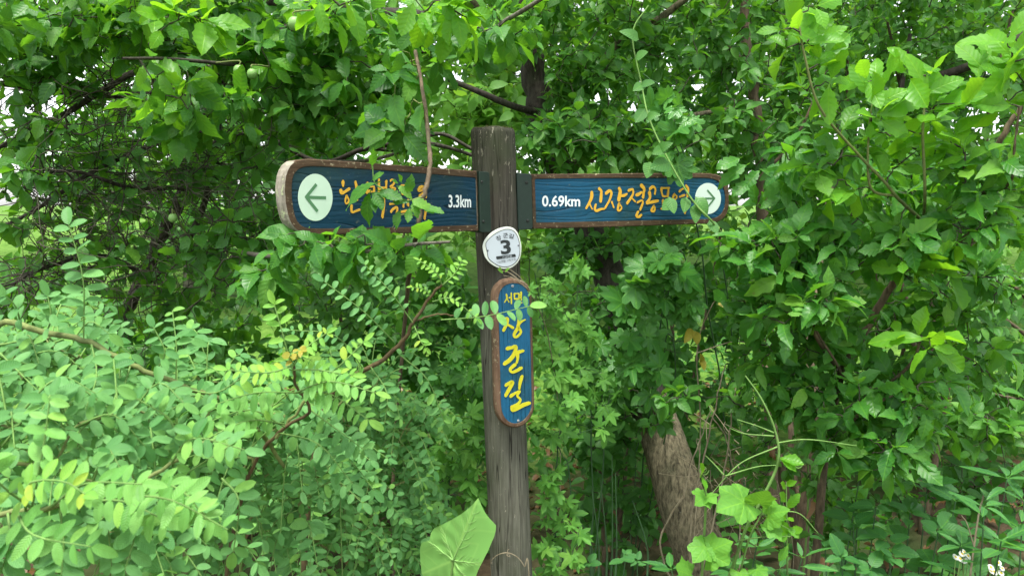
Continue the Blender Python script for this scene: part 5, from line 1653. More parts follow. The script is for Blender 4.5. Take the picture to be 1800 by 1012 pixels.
# sapling with the tall upright leaf
sapling('sapling with one tall upright feathery leaf before the bare twigs', 60, 1.15,
        [([(-80, 1000, 1.15), (-60, 700, 1.12), (0, 572, 1.1), (70, 583, 1.09), (144, 597, 1.08), (230, 640, 1.08), (316, 676, 1.1), (420, 720, 1.15), (500, 820, 1.2)], 0.0055, 0.0032, 'stem_olive')],
        [([(147, 594, 1.08), (146, 490, 1.06), (121, 395, 1.06)], 8, 0.033, 'leaflet', FACE), ([(38, 576, 1.08), (28, 540, 1.05), (10, 520, 1.04)], 4, 0.03, 'leaflet', FACE), ([(309, 672, 1.1), (310, 610, 1.1), (303, 545, 1.12)], 8, 0.024, 'leaflet', FACE),
         ([(80, 585, 1.08), (90, 560, 1.05), (84, 520, 1.05)], 5, 0.028, 'leaflet', FACE), ([(0, 620, 1.05), (30, 650, 1.02), (70, 690, 1.0)], 6, 0.03, 'leaflet', FACE), ([(230, 640, 1.08), (215, 700, 1.04), (218, 780, 1.02)], 8, 0.028, 'leaflet', FACE),
         ([(160, 600, 1.08), (170, 660, 1.04), (150, 720, 1.0)], 7, 0.028, 'leaflet', FACE), ([(330, 684, 1.1), (380, 690, 1.08), (430, 660, 1.08)], 7, 0.026, 'leaflet', FACE), ([(270, 656, 1.08), (290, 620, 1.07), (270, 575, 1.07)], 6, 0.024, 'leaflet', FACE)],
        [(100, 660, 130, 60, 1.15, 0.12, 10, 'leaflet', 0.029, 4, (0.08, 0.13, 7)), (330, 720, 120, 60, 1.25, 0.12, 11, 'leaflet', 0.029, 4, (0.09, 0.14, 7))])
# the nearest one at the lower left corner
sapling('nearest sapling with broad pale leaflets in the lower left corner', -60, 0.78,
        [([(-160, 1100, 0.8), (-100, 960, 0.78), (0, 904, 0.76), (60, 897, 0.75), (134, 880, 0.75), (220, 862, 0.78), (300, 815, 0.82), (370, 773, 0.86), (420, 783, 0.88)], 0.0036, 0.0018, 'stem_olive')],
        [([(150, 882, 0.75), (215, 880, 0.73), (291, 914, 0.72)], 7, 0.032, 'fresh', FACE), ([(262, 842, 0.78), (320, 862, 0.76), (362, 912, 0.76)], 7, 0.030, 'fresh', FACE), ([(56, 892, 0.75), (74, 800, 0.72), (88, 700, 0.72)], 7, 0.029, 'fresh', FACE),
         ([(45, 898, 0.75), (50, 850, 0.7), (110, 845, 0.68), (150, 868, 0.66)], 6, 0.024, 'young', FACE), ([(105, 890, 0.75), (112, 950, 0.73), (108, 1010, 0.72)], 6, 0.033, 'leaflet', FACE), ([(14, 902, 0.75), (18, 950, 0.72), (0, 1010, 0.72)], 6, 0.033, 'leaflet', FACE),
         ([(370, 773, 0.86), (420, 770, 0.84), (330, 830, 0.82)], 6, 0.027, 'fresh', FACE), ([(300, 815, 0.82), (340, 770, 0.8), (430, 790, 0.8)], 8, 0.027, 'leaflet', FACE), ([(390, 840, 0.88), (420, 880, 0.86), (410, 970, 0.86)], 7, 0.029, 'leaflet', FACE),
         ([(215, 870, 0.76), (300, 878, 0.70), (400, 930, 0.70)], 8, 0.028, 'fresh', FACE), ([(90, 890, 0.74), (150, 850, 0.69), (250, 850, 0.68)], 8, 0.027, 'fresh', FACE), ([(30, 900, 0.75), (60, 940, 0.69), (160, 960, 0.68)], 7, 0.029, 'fresh', FACE), ([(220, 862, 0.78), (240, 920, 0.74), (220, 1000, 0.73)], 6, 0.033, 'leaflet', FACE), ([(60, 895, 0.75), (0, 850, 0.72), (-40, 800, 0.7)], 6, 0.030, 'fresh', FACE), ([(320, 805, 0.83), (300, 740, 0.8), (240, 700, 0.78)], 8, 0.025, 'leaflet', FACE)],
        [(160, 800, 150, 70, 0.95, 0.12, 7, 'leaflet', 0.029, 4, (0.08, 0.12, 7)), (330, 960, 120, 50, 0.95, 0.1, 5, 'leaflet', 0.03, 4, (0.08, 0.12, 7)), (40, 760, 80, 50, 0.92, 0.1, 4, 'leaflet', 0.028, 4, (0.08, 0.12, 7))])
# sapling with yellow young tips
sapling('sapling with yellow green young tips halfway between the corner and the post', 420, 1.2,
        [([(380, 1300, 1.2), (400, 1000, 1.2), (440, 830, 1.16), (490, 760, 1.12), (545, 720, 1.1), (520, 680, 1.08), (516, 640, 1.06)], 0.0038, 0.0018, 'stem_red'), ([(485, 770, 1.12), (540, 700, 1.12), (570, 660, 1.15)], 0.003, 0.0018, 'stem_olive')],
        [([(520, 690, 1.08), (580, 692, 1.05), (648, 738, 1.04)], 9, 0.030, 'fresh', FACE), ([(517, 660, 1.07), (495, 580, 1.06), (482, 535, 1.06)], 5, 0.026, 'young', FACE), ([(517, 650, 1.06), (560, 650, 1.04), (620, 660, 1.04)], 7, 0.022, 'young', FACE),
         ([(516, 642, 1.06), (470, 655, 1.03), (400, 650, 1.02)], 8, 0.024, 'young', FACE), ([(520, 690, 1.08), (450, 690, 1.05), (380, 710, 1.03)], 8, 0.028, 'fresh', FACE), ([(500, 750, 1.11), (440, 720, 1.07), (370, 740, 1.05)], 8, 0.029, 'fresh', FACE),
         ([(516, 642, 1.06), (540, 610, 1.04), (575, 585, 1.04)], 6, 0.018, 'young', FACE), ([(530, 700, 1.09), (600, 640, 1.06), (640, 600, 1.06)], 7, 0.022, 'young', FACE), ([(490, 760, 1.12), (560, 780, 1.08), (620, 850, 1.08)], 8, 0.028, 'leaflet', FACE),
         ([(500, 745, 1.1), (430, 740, 1.04), (330, 790, 1.0)], 9, 0.028, 'fresh', FACE), ([(520, 690, 1.08), (580, 670, 1.03), (660, 690, 1.02)], 9, 0.026, 'fresh', FACE), ([(545, 720, 1.1), (600, 760, 1.08), (640, 790, 1.08)], 7, 0.028, 'leaflet', FACE), ([(516, 640, 1.06), (510, 625, 1.05), (530, 615, 1.04)], 4, 0.016, 'yellow', FACE)],
        [(460, 760, 110, 70, 1.2, 0.1, 10, 'leaflet', 0.029, 4, (0.09, 0.14, 7)), (400, 850, 120, 70, 1.25, 0.12, 11, 'leaflet', 0.03, 4, (0.09, 0.15, 7)), (540, 860, 100, 70, 1.35, 0.12, 10, 'leaflet', 0.03, 4, (0.1, 0.15, 7))])
# fill behind
sapling('bushy sapling low down between the corner and the post', 540, 1.9,
        [([(500, 1300, 1.9), (540, 1000, 1.85), (600, 900, 1.8), (700, 850, 1.8)], 0.007, 0.003, 'stem_olive'), ([(440, 1200, 1.9), (420, 960, 1.8), (400, 860, 1.75)], 0.007, 0.003, 'stem_olive'), ([(620, 1200, 1.9), (660, 960, 1.8), (640, 880, 1.75)], 0.006, 0.003, 'stem_olive')],
        [],
        [(480, 900, 120, 70, 1.75, 0.18, 19, 'leaflet', 0.03, 4, (0.11, 0.18, 7)), (600, 920, 100, 80, 1.8, 0.15, 21, 'leaflet', 0.03, 4, (0.11, 0.18, 7)), (700, 900, 70, 90, 1.85, 0.12, 16, 'leaflet', 0.03, 4, (0.11, 0.17, 7)), (560, 820, 110, 50, 1.9, 0.15, 15, 'leaflet', 0.028, 4, (0.11, 0.17, 7))])
sapling('bushy sapling behind the tall upright feathery leaf', 200, 2.0,
        [([(180, 1300, 2.0), (200, 900, 1.9), (230, 720, 1.8)], 0.007, 0.003, 'stem_olive'), ([(100, 1200, 2.0), (60, 860, 1.8), (50, 700, 1.7)], 0.007, 0.003, 'stem_olive'), ([(260, 1200, 2.0), (330, 900, 1.8), (380, 740, 1.7)], 0.006, 0.003, 'stem_olive')],
        [],
        [(120, 740, 150, 70, 1.6, 0.18, 22, 'leaflet', 0.031, 4, (0.11, 0.18, 7)), (330, 790, 140, 80, 1.65, 0.18, 25, 'leaflet', 0.03, 4, (0.11, 0.18, 7)), (180, 900, 190, 90, 1.5, 0.2, 25, 'leaflet', 0.032, 4, (0.11, 0.18, 7)), (60, 600, 80, 60, 1.7, 0.15, 7, 'leaflet', 0.03, 4, (0.11, 0.17, 7))])

# ------------------------------------------------------------------ bur cucumber: the big leaf by the post and the vine on the right
b = base(800, 1.5)
p = Plant('bur_cucumber', 'single huge pale green leaf standing at the foot of the post', 'plant', b, None, 'stem_green', 'stem_green')
p.stem([np.array(b), Q(780, 1160, 1.45), Q(797, 985, 1.40)], 0.004, 0.0028, 'stem')


def big_leaf():
    """one leaf traced by its own outline: five shallow corners, folded a little along the midrib"""
    out = [(815, 1045), (790, 1040), (765, 1040), (750, 1025), (741, 1008), (738, 985), (737, 968), (742, 952), (757, 948), (758, 935), (763, 928), (790, 915), (812, 902), (828, 888), (836, 877), (845, 895), (853, 909),
           (868, 926), (866, 945), (858, 965), (850, 985), (842, 1000), (830, 1030)]
    c = Q(797, 984, 1.40)
    tip = Q(836, 877, 1.34)
    D = nrm(tip - c)
    N = nrm(np.array([0.03, -0.60, 0.80]))
    X = nrm(np.cross(D, N))
    N = np.cross(X, D)
    L0 = np.linalg.norm(tip - c)
    pts = []
    for px, py in out:
        d = ray(px, py)
        t = ((c - CAM) @ N) / (d @ N)
        q = CAM + d * t - c
        pts.append((q @ X, q @ D))
    O = resample(np.array(pts), 80, rounds=0)
    V, uv = [], []
    rings = 9
    for k in range(rings + 1):
        for x, y in O * (k / rings) if k else O * 0.02:
            ang = math.atan2(x, y)
            rr = math.hypot(x, y) / L0
            z = -0.05 * L0 * rr * rr + 0.05 * abs(x) + 0.012 * L0 * math.cos(ang * 7) * rr + 0.006 * L0 * math.sin(30 * rr + 6 * ang)
            V.append(c + X * x + D * y + N * z)
            uv.append((x / L0, y / L0))
    n = len(O)
    i = np.arange(rings)[:, None] * n
    j = np.arange(n)
    F = np.stack([i + j, i + (j + 1) % n, i + n + (j + 1) % n, i + n + j], -1).reshape(-1, 4)[:, ::-1]
    cc = len(V)
    V.append(c)
    uv.append((0, 0))
    Tn = np.stack([np.full(n, cc), (j + 1) % n, j], 1)
    me = mesh_from('leaf', np.array(V) - p.base, [F, Tn], np.array(uv))
    lf = link('leaf', me, M_BIG, p.root)

    def at(x, y):
        rr = math.hypot(x, y) / L0
        ang = math.atan2(x, y)
        z = -0.05 * L0 * rr * rr + 0.05 * abs(x) + 0.012 * L0 * math.cos(ang * 7) * rr + 0.006 * L0 * math.sin(30 * rr + 6 * ang)
        return c + X * x + D * y + N * (z + 0.0004)

    def reach(a):
        an = np.arctan2(O[:, 0], O[:, 1])
        k = int(np.argmin(np.abs((an - a + np.pi) % (2 * np.pi) - np.pi)))
        return math.hypot(*O[k])

    va = Acc()
    for a in (0.02, -0.85, 0.80, -1.75, 1.7):
        R_ = reach(a) * 0.94
        ax = [at(math.sin(a + 0.05 * math.sin(3 * f)) * R_ * f, math.cos(a + 0.05 * math.sin(3 * f)) * R_ * f) for f in np.linspace(0.02, 1, 14)]
        va.tube(ax, np.linspace(0.0011, 0.0003, 14), 5)
        for j, f in enumerate(np.linspace(0.22, 0.82, 5)):
            for sg in (-1, 1):
                x0, y0 = math.sin(a) * R_ * f, math.cos(a) * R_ * f
                ln = R_ * (0.34 - 0.2 * f) * (1.0 if abs(a) < 1 else 0.7)
                q = [(x0 + math.sin(a + sg * (0.75 - 0.25 * t)) * ln * t, y0 + math.cos(a + sg * (0.75 - 0.25 * t)) * ln * t) for t in np.linspace(0, 1, 6)]
                va.tube([at(*u) for u in q], np.linspace(0.0006, 0.0002, 6), 4)
    link('vein', mesh_from('vein', np.vstack(va.V) - p.base, [np.vstack(va.F)]), MAT['stem_pale'], lf)


M_BIG = L('big_pale_leaf', (0.15, 0.40, 0.07), (0.165, 0.43, 0.078), (0.42, 0.70, 0.16), 'palmate', N=5, vein=1.0, rough=0.5, tw=0.30, spot=0.05, vdark=1.0, relief=0.08)
big_leaf()

b = base(1330, 1.6)
p = Plant('bur_cucumber', 'bur cucumber vine with curling tendrils rising right of the leaning trunk', 'vine', b, None, 'stem_green', 'stem_green')
p.stem([np.array(b), Q(1225, 1180, 1.55), Q(1234, 1008, 1.5), Q(1240, 900, 1.48), Q(1240, 860, 1.47), Q(1234, 836, 1.46)], 0.0034, 0.002, 'stem', n=40)
p.stem([np.array(b), Q(1260, 1150, 1.56), Q(1300, 960, 1.5), Q(1338, 880, 1.48), Q(1362, 830, 1.47), Q(1369, 800, 1.46), Q(1366, 770, 1.46), Q(1355, 735, 1.46), Q(1335, 695, 1.46), Q(1310, 660, 1.46)], 0.0042, 0.0014, 'stem', n=60)
p.stem([np.array(b), Q(1280, 1150, 1.54), Q(1310, 970, 1.5), Q(1337, 905, 1.48), Q(1335, 892, 1.47)], 0.0026, 0.0016, 'stem', n=40)
for t in [[(1366, 785, 1.46), (1300, 815, 1.45), (1250, 868, 1.45)], [(1275, 836, 1.45), (1330, 820, 1.44), (1364, 817, 1.44)], [(1366, 778, 1.46), (1420, 772, 1.45), (1506, 783, 1.45)], [(1360, 766, 1.46), (1310, 762, 1.45), (1282, 752, 1.45)], [(1338, 900, 1.48), (1360, 915, 1.47), (1388, 930, 1.47)],
          [(1295, 950, 1.49), (1340, 943, 1.47), (1390, 942, 1.47)], [(1338, 904, 1.48), (1400, 900, 1.46), (1438, 936, 1.46)], [(1272, 834, 1.45), (1255, 815, 1.45), (1240, 800, 1.45)], [(1360, 760, 1.46), (1330, 748, 1.46), (1296, 737, 1.46)]]:
    p.qstem(t, 0.0018, 0.0007, 'tendril', 'stem_green', sides=5)
for sp, lst in [('bur', [((1308, 882), (1262, 894), (0.1, -.75, .65)), ((1334, 884), (1345, 862), (0, -.8, .6)), ((1262, 958), (1284, 985), (0.1, -.75, .65)), ((1245, 970), (1280, 950), (0, -.7, .7)), ((1215, 1010), (1190, 1000), (0, -.7, .7)), ((1240, 872), (1226, 880), (0, -.7, .7)), ((1242, 872), (1258, 878), (0, -.7, .7)),
                         ((1240, 960), (1222, 985), (0, -.7, .7)), ((1330, 1000), (1350, 1012), (0, -.6, .8)), ((1300, 1005), (1310, 1025), (0, -.6, .8)), ((1350, 905), (1380, 895), (.2, -.7, .6)), ((1356, 925), (1375, 945), (.2, -.7, .6))]),
                ('bright', [((1371, 805), (1412, 812), (0, -.7, .7)), ((1372, 806), (1400, 825), (0, -.7, .7)), ((1232, 836), (1246, 856), (.6, -.7, .3)), ((1232, 836), (1240, 818), (.6, -.7, .3))])]:
    for a, t, n in lst:
        one_leaf(p, sp, a, t, 1.46, 1.43, n)
# little curls
for c in [(1403, 815, 8), (1237, 826, 9), (1360, 920, 7)]:
    q = np.linspace(0, 9, 24)
    P = np.array([Q(c[0] + c[2] * math.cos(t) * (1 - t / 14), c[1] + c[2] * math.sin(t) * (1 - t / 14), 1.455 + 0.002 * t) for t in q])
    p.stem(P, 0.0012, 0.0006, 'tendril', 'stem_green', sides=4, n=40)

b = base(1385, 1.62)
p = Plant('young_shoot', 'young shoot with yellow green paired leaves before the forked trunk', 'shoot', b, None, 'stem_green', 'stem_green')
p.stem([np.array(b), Q(1384, 1150, 1.62), Q(1384, 1000, 1.58), Q(1383, 920, 1.56), Q(1382, 846, 1.55)], 0.003, 0.0012, 'stem')
for a, t in [((1382, 852), (1398, 846)), ((1382, 856), (1372, 848)), ((1383, 880), (1370, 865)), ((1383, 893), (1402, 873)), ((1384, 910), (1396, 915)), ((1384, 912), (1352, 890)), ((1384, 935), (1412, 930)), ((1384, 940), (1368, 948)), ((1385, 958), (1372, 985)), ((1385, 940), (1358, 912)), ((1383, 925), (1405, 945))]:
    one_leaf(p, 'bright', a, t, 1.56, 1.54, (0.0, -0.8, 0.5))

# tendril that loops over the post, and the dry wisps at the badge
b = base(945, 1.9)
p = Plant('dry_tendril', 'dry tendril looped across the post below the name plaque', 'tendril', b, None, 'stem_dry')
p.stem([np.array(b), Q(930, 1014, 1.93), Q(922, 995, 1.925), Q(910, 979, 1.915), Q(893, 971, 1.905), Q(876, 974, 1.915), Q(864, 984, 1.925), Q(864, 990, 1.925)], 0.0016, 0.0012, 'stem', n=50)
p.qstem([(893, 971, 1.905), (891, 975, 1.9), (896, 977, 1.9), (892, 968, 1.9), (895, 964, 1.9)], 0.001, 0.0007, 'tendril')
b = base(985, 2.25)
p = Plant('dry_vine', 'dry wispy vine caught between the number badge and the name plaque', 'vine', b, None, 'stem_dry', 'stem_dry')
p.stem([np.array(b), Q(985, 800, 2.22), Q(965, 600, 2.1), Q(930, 510, 1.87), Q(912, 492, 1.86), Q(892, 478, 1.87), Q(878, 476, 1.89)], 0.0014, 0.0012, 'stem', n=60)
p.stem([Q(930, 510, 1.87), Q(905, 490, 1.855), Q(885, 484, 1.88)], 0.0012, 0.0007, 'tendril')
p.stem([Q(925, 505, 1.87), Q(915, 488, 1.86), Q(900, 476, 1.87), Q(890, 470, 1.88)], 0.0010, 0.0006, 'tendril')
for a, t in [((884, 480), (874, 474)), ((888, 478), (896, 472)), ((880, 478), (878, 470)), ((932, 508), (946, 500)), ((934, 512), (940, 524))]:
    one_leaf(p, 'hop' if a[0] > 920 else 'young', a, t, 1.865, 1.855, (0, -.8, .6))

# ------------------------------------------------------------------ stems and trunks low on the right
b = base(1415, 2.5)
p = Plant('forked_trunk', 'forked brown trunk right of the cucumber vine', 'tree', b, None, 'bark_brown')
p.qstem([(1400, 1160, 2.5), (1405, 1000, 2.5), (1412, 900, 2.5), (1424, 820, 2.5), (1432, 720, 2.5), (1420, 600, 2.6), (1440, 480, 2.8), (1460, 330, 3.0)], 0.030, 0.012, 'trunk', sides=20, n=60, wob=0.002, bump=0.03)
p.qstem([(1405, 960, 2.5), (1380, 860, 2.45), (1362, 760, 2.45), (1352, 680, 2.5), (1330, 560, 2.6)], 0.016, 0.010, 'trunk', sides=12, wob=0.003)
p.qstem([(1412, 900, 2.5), (1395, 830, 2.55), (1388, 740, 2.6), (1395, 640, 2.7)], 0.013, 0.008, 'trunk', sides=12, wob=0.003)
for c in [(1350, 800, 70, 50, 2.35, 0.1, 16, 'small', 0.055, 6), (1450, 850, 60, 60, 2.3, 0.1, 18, 'small', 0.055, 6), (1470, 930, 60, 50, 2.3, 0.1, 16, 'small', 0.055, 6), (1320, 700, 60, 40, 2.3, 0.1, 16, 'small', 0.06, 6), (1190, 700, 50, 22, 2.1, 0.05, 9, 'small', 0.06, 6), (1400, 620, 60, 50, 2.6, 0.15, 18, 'dim', 0.06, 6)]:
    p.cluster(*c)
b = base(1215, 2.3)
p = Plant('dry_stalk', 'bundle of dry straw coloured stems leaning across the tan trunk', 'stalks', b, None, 'stem_dry', 'stem_dry')
for t in [[(1212, 1040, 2.3), (1216, 900, 2.25), (1243, 780, 2.2), (1262, 690, 2.2), (1275, 640, 2.2)], [(1190, 1040, 2.3), (1160, 950, 2.25), (1200, 870, 2.2), (1220, 800, 2.2), (1250, 720, 2.2)],
          [(1226, 1040, 2.3), (1275, 820, 2.3), (1290, 700, 2.3), (1300, 620, 2.3)], [(1300, 1040, 2.3), (1300, 900, 2.35), (1280, 780, 2.35), (1250, 730, 2.35)]]:
    p.qstem(t, 0.0035, 0.0016, 'stem', sides=6, wob=0.002)
for k in range(60):
    a = Q(rng.uniform(1230, 1370), rng.uniform(740, 900), rng.uniform(2.35, 2.55))
    e = a + rng.normal(0, 0.10, 3) + (0, 0, -0.03)
    p.acc.tube(smooth_path([a, (a + e) / 2 + rng.normal(0, 0.02, 3), e], 6), np.linspace(0.0018, 0.0008, 6), 3)
for k in range(7):
    c = Q(rng.uniform(1230, 1470), rng.uniform(770, 940), rng.uniform(2.2, 2.45))
    p.put('dead', c[None], rng.normal(0, 1, (1, 3)), rng.normal(0, 1, (1, 3)), np.array([0.042]))
b = base(1215, 2.25)
p = Plant('yellowing_vine', 'sparse vine with a few yellowed leaves under the right end of the right board', 'vine', b, None, 'stem_dry', 'stem_olive')
p.stem([np.array(b), Q(1230, 800, 2.25), Q(1225, 620, 2.2), Q(1250, 540, 2.15), Q(1270, 520, 2.15)], 0.0022, 0.0012, 'stem')
p.qstem([(1225, 620, 2.2), (1300, 600, 2.2), (1360, 630, 2.2)], 0.002, 0.001, 'stem')
for a, t in [((1216, 578), (1208, 598)), ((1222, 582), (1226, 602)), ((1264, 530), (1280, 535)), ((1232, 632), (1240, 645)), ((1376, 622), (1384, 634)), ((1230, 640), (1238, 628))]:
    one_leaf(p, 'yellow', a, t, 2.17, 2.14, (rng.uniform(-.3, .3), -0.8, 0.4))

# ------------------------------------------------------------------ grass and low weeds
b = base(1090, 2.3)
p = Plant('grass_clump', 'tall grass stalks in the dark gap between post and leaning trunk', 'grass clump', b, None, 'stem_dark', 'stem_dark')
for x0, x1, y1, yy in [(1052, 1040, 860, 2.3), (1066, 1055, 840, 2.35), (1074, 1076, 800, 2.35), (1082, 1082, 830, 2.3), (1138, 1112, 880, 2.3), (1040, 1016, 910, 2.3)]:
    p.stem([np.array(base(x0, yy)), Q(x0, 1010, yy), Q(x0 * 0.8 + x1 * 0.2 + 2, 950, yy - .02), Q(x1, y1, yy - 0.05)], 0.0052, 0.0014, 'stalk', sides=6)
thicket('understory_shrub', 'dark shrub behind the tall grass stalks right of the post', 'shrub', 1070, 2.8,
        [[(1060, 900, 2.8), (1050, 760, 2.75)], [(1090, 900, 2.8), (1110, 740, 2.8)]],
        [(1080, 900, 90, 70, 2.75, 0.15, 36, 'dim', 0.06, 7), (1050, 790, 90, 70, 2.65, 0.15, 46, 'dim', 0.06, 7), (1100, 720, 80, 60, 2.6, 0.1, 40, 'dim', 0.06, 7)], GB)


def weed(label, px, Y, tops, sp, size, n, name='weed', cat='weed', bark='stem_dark', group=None, face=0.5):
    b = base(px, Y)
    p = Plant(name, label, cat, b, group, bark, 'stem_dark')
    for tx, ty, tY, nl in tops:
        C = p.stem([np.array(b) + rng.normal(0, 0.02, 3) * (1, 1, 0), (np.array(b) + Q(tx, ty, tY)) / 2 + rng.normal(0, 0.02, 3), Q(tx, ty, tY)], 0.0035, 0.0015, 'stem', sides=6)
        p.leafy(C, sp, size, nl, 0.35, 1.0, face, 0.3, 0.15, 0.4, 4)
    return p


weed('broad leaved weed with grey green toothed leaves beside the daisies', 1640, 2.0, [(1630, 850, 1.95, 12), (1680, 880, 1.9, 12), (1600, 900, 1.95, 12), (1650, 930, 1.85, 12), (1560, 950, 1.9, 10), (1700, 930, 1.9, 10)], 'weed', 0.085, 9)
weed('weed with long divided leaves in the lower right corner', 1790, 1.8, [(1770, 840, 1.75, 14), (1730, 890, 1.7, 14), (1800, 880, 1.7, 14), (1760, 950, 1.65, 14), (1690, 960, 1.75, 12)], 'lance', 0.10, 9)
weed('low weed with small leaves between the forked trunk and the lower right corner', 1520, 2.0, [(1500, 920, 1.95, 12), (1540, 890, 1.95, 12), (1570, 980, 1.85, 12), (1480, 980, 1.85, 12), (1450, 950, 1.95, 10), (1530, 1000, 1.85, 12)], 'weed', 0.065, 9)
weed('low pale weed under the cucumber vine', 1300, 1.75, [(1290, 990, 1.6, 12), (1330, 960, 1.65, 12), (1370, 1000, 1.6, 12), (1410, 980, 1.65, 10), (1180, 1000, 1.7, 8)], 'lance', 0.075, 9)
weed('upright stem weed in the shade under the large leaved shrub', 1515, 2.1, [(1512, 830, 2.05, 14), (1508, 900, 2.0, 12)], 'weed', 0.07, 9)
weed('small weed with ragged leaves right of the grass stalks', 1100, 2.15, [(1100, 975, 2.1, 10), (1120, 985, 2.05, 8), (1035, 990, 2.1, 8)], 'weed', 0.045, 9)


def fleabane(label, px, Y, heads):
    b = base(px, Y)
    p = Plant('fleabane', label, 'flower', b, 'white fleabane daisies', 'stem_green', 'stem_green')
    gw = G('daisy_petal')
    for hx, hy, r in heads:
        c = Q(hx, hy, Y)
        p.stem([np.array(b), (np.array(b) + c) / 2 + rng.normal(0, 0.015, 3), c], 0.002, 0.001, 'stem', sides=5)
        N = nrm(np.array([rng.normal(0, .3), -0.7, 0.8]))
        A = nrm(np.cross(N, [1, 0, 0.1]))
        B = np.cross(N, A)
        V, F = [], []
        for k in range(16):
            t = k / 16 * 6.283
            d = A * math.cos(t) + B * math.sin(t)
            sd = np.cross(N, d)
            o = len(V)
            V += [d * r * .3 - sd * r * .06, d * r * .3 + sd * r * .06, d * r + sd * r * .12 - N * r * .1, d * r - sd * r * .12 - N * r * .1]
            F.append((o, o + 1, o + 2, o + 3))
        h = link('flower_head', mesh_from('flower_head', np.array(V), [np.array(F)]), M_PETAL, p.root, c - p.base)
        bm = bmesh.new()
        bmesh.ops.create_uvsphere(bm, u_segments=10, v_segments=6, radius=r * 0.42)
        for v in bm.verts:
            v.co.z *= 0.5
        me = bpy.data.meshes.new('flower_disc')
        bm.to_mesh(me)
        bm.free()
        o = link('flower_disc', me, M_EYE, h)
        o.rotation_mode = 'QUATERNION'
        o.rotation_quaternion = Vector(N).to_track_quat('Z', 'Y')
    for k in range(3):
        p.leafy(np.vstack([np.array(b) + (0, 0, .1), np.array(b) + (rng.normal(0, .05), 0, .35)]), 'lance', 0.05, 5, 0.2)


M_PETAL = paint('daisy_white', (0.78, 0.78, 0.74), 0.6)
M_EYE = paint('daisy_yellow', (0.62, 0.48, 0.04), 0.7)
fleabane('white daisies with yellow eyes, the group nearer the dry stalk', 1700, 1.75, [(1680, 978, .008), (1692, 972, .008), (1702, 976, .009), (1695, 984, .008), (1688, 981, .008), (1695, 969, .007)])
fleabane('white daisies with yellow eyes, the group in the very corner', 1750, 1.75, [(1742, 996, .008), (1755, 988, .008), (1748, 1004, .009), (1760, 1006, .008), (1742, 1002, .008), (1762, 998, .007)])
b = base(1720, 1.8)
p = Plant('dry_stalk', 'single straight straw coloured stalk above the daisies', 'stalk', b, None, 'stem_dry')
p.stem([np.array(b), Q(1712, 960, 1.8), Q(1730, 866, 1.8)], 0.003, 0.002, 'stalk')
p.qstem([(1712, 960, 1.8), (1700, 920, 1.8), (1690, 905, 1.8)], 0.0016, 0.001, 'stalk')

# ground cover: too many to count
V, F, uv, off = [], [], [], 0
n = 5200
gx, gy = rng.uniform(-3.6, 3.8, n), rng.uniform(1.6, 6.5, n)
sp = SPEC['small']['lo']
M = np.zeros((n, 4, 4))
P = np.stack([gx, gy, gh(gx, gy) + rng.uniform(0.03, 0.38, n)], 1)
D = nrm(rng.normal(0, 1, (n, 3)) * (1, 1, 0.3))
Nn = nrm(np.array([0, -0.2, 1]) + rng.normal(0, 0.35, (n, 3)))
X = nrm(np.cross(D, Nn))
sz = rng.uniform(0.05, 0.10, n)[:, None]
M[:, :3, 0], M[:, :3, 1], M[:, :3, 2], M[:, :3, 3], M[:, 3, 3] = X * sz, D * sz, np.cross(X, D) * sz, P, 1
LV, LF, LU = sp[0]
W_ = np.einsum('nij,kj->nki', M, np.hstack([LV, np.ones((len(LV), 1))]))[..., :3].reshape(-1, 3)
idx = (LF[None] + (np.arange(n) * len(LV))[:, None, None]).reshape(-1, 4)
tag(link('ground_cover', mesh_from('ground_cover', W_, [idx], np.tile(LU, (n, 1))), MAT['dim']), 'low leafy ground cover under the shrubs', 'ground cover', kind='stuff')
n = 2600
gx, gy = rng.uniform(-3.6, 3.8, n), rng.uniform(1.2, 6.0, n)
P = np.stack([gx, gy, gh(gx, gy) + rng.uniform(0.004, 0.02, n)], 1)
D = nrm(rng.normal(0, 1, (n, 3)) * (1, 1, 0.15))
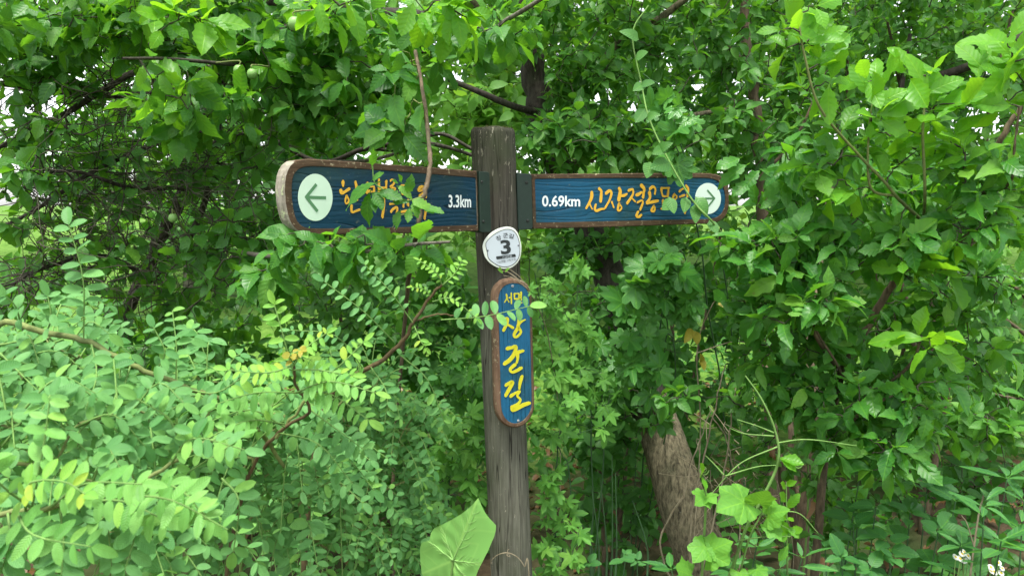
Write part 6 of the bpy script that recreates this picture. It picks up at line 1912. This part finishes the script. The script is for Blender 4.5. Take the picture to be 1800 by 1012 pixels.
Nn = nrm(np.array([0, 0, 1]) + rng.normal(0, 0.25, (n, 3)))
X = nrm(np.cross(D, Nn))
sz = rng.uniform(0.04, 0.08, n)[:, None]
M = np.zeros((n, 4, 4))
M[:, :3, 0], M[:, :3, 1], M[:, :3, 2], M[:, :3, 3], M[:, 3, 3] = X * sz, D * sz, np.cross(X, D) * sz, P, 1
LV, LF, LU = SPEC['dead']['lo'][0]
W_ = np.einsum('nij,kj->nki', M, np.hstack([LV, np.ones((len(LV), 1))]))[..., :3].reshape(-1, 3)
idx = (LF[None] + (np.arange(n) * len(LV))[:, None, None]).reshape(-1, 4)
tag(link('leaf_litter', mesh_from('leaf_litter', W_, [idx], np.tile(LU, (n, 1))), MAT['dead']), 'dead brown leaves strewn on the soil', 'leaf litter', kind='stuff')



# last gaps: leaves before the sky above the post, greenery before the meadow, more bare twigs on the left
def plant_by(text):
    return next(q for q in PLANTS if text in q.root['label'])


plant_by('just above the post top').cluster(850, 195, 80, 80, 6.8, 0.3, 70, 'far', 0.15, 11)
plant_by('behind the bare plum twigs').cluster(260, 300, 150, 100, 7.6, 0.4, 70, 'far', 0.15, 10)
plant_by('behind the large leaved shrub').cluster(1620, 110, 260, 110, 7.2, 0.5, 120, 'far', 0.15, 10)
plant_by('shade behind the left direction board').cluster(770, 590, 90, 130, 3.4, 0.25, 70, 'dim', 0.07, 8)
p = plant_by('old plum tree')
for k in range(260):
    x, y = rng.uniform(40, 470), rng.uniform(130, 520)
    a = Q(x, y, rng.uniform(2.05, 2.6))
    d = nrm(np.array([rng.normal(0.4, 0.9), rng.normal(0, 0.4), rng.normal(-0.1, 0.6)]))
    ln = rng.uniform(0.2, 0.45)
    n0, _ = p.nearest(a)
    C = smooth_path([n0, (n0 + a) / 2 + rng.normal(0, 0.02, 3), a, a + d * ln * 0.6 - (0, 0, 0.02)], 12)
    C[1:] += rng.normal(0, 0.003, (11, 3))
    p.acc.tube(C, np.linspace(0.0026, 0.0008, 12) * rng.uniform(0.6, 1.2), 4)

finish_plants()
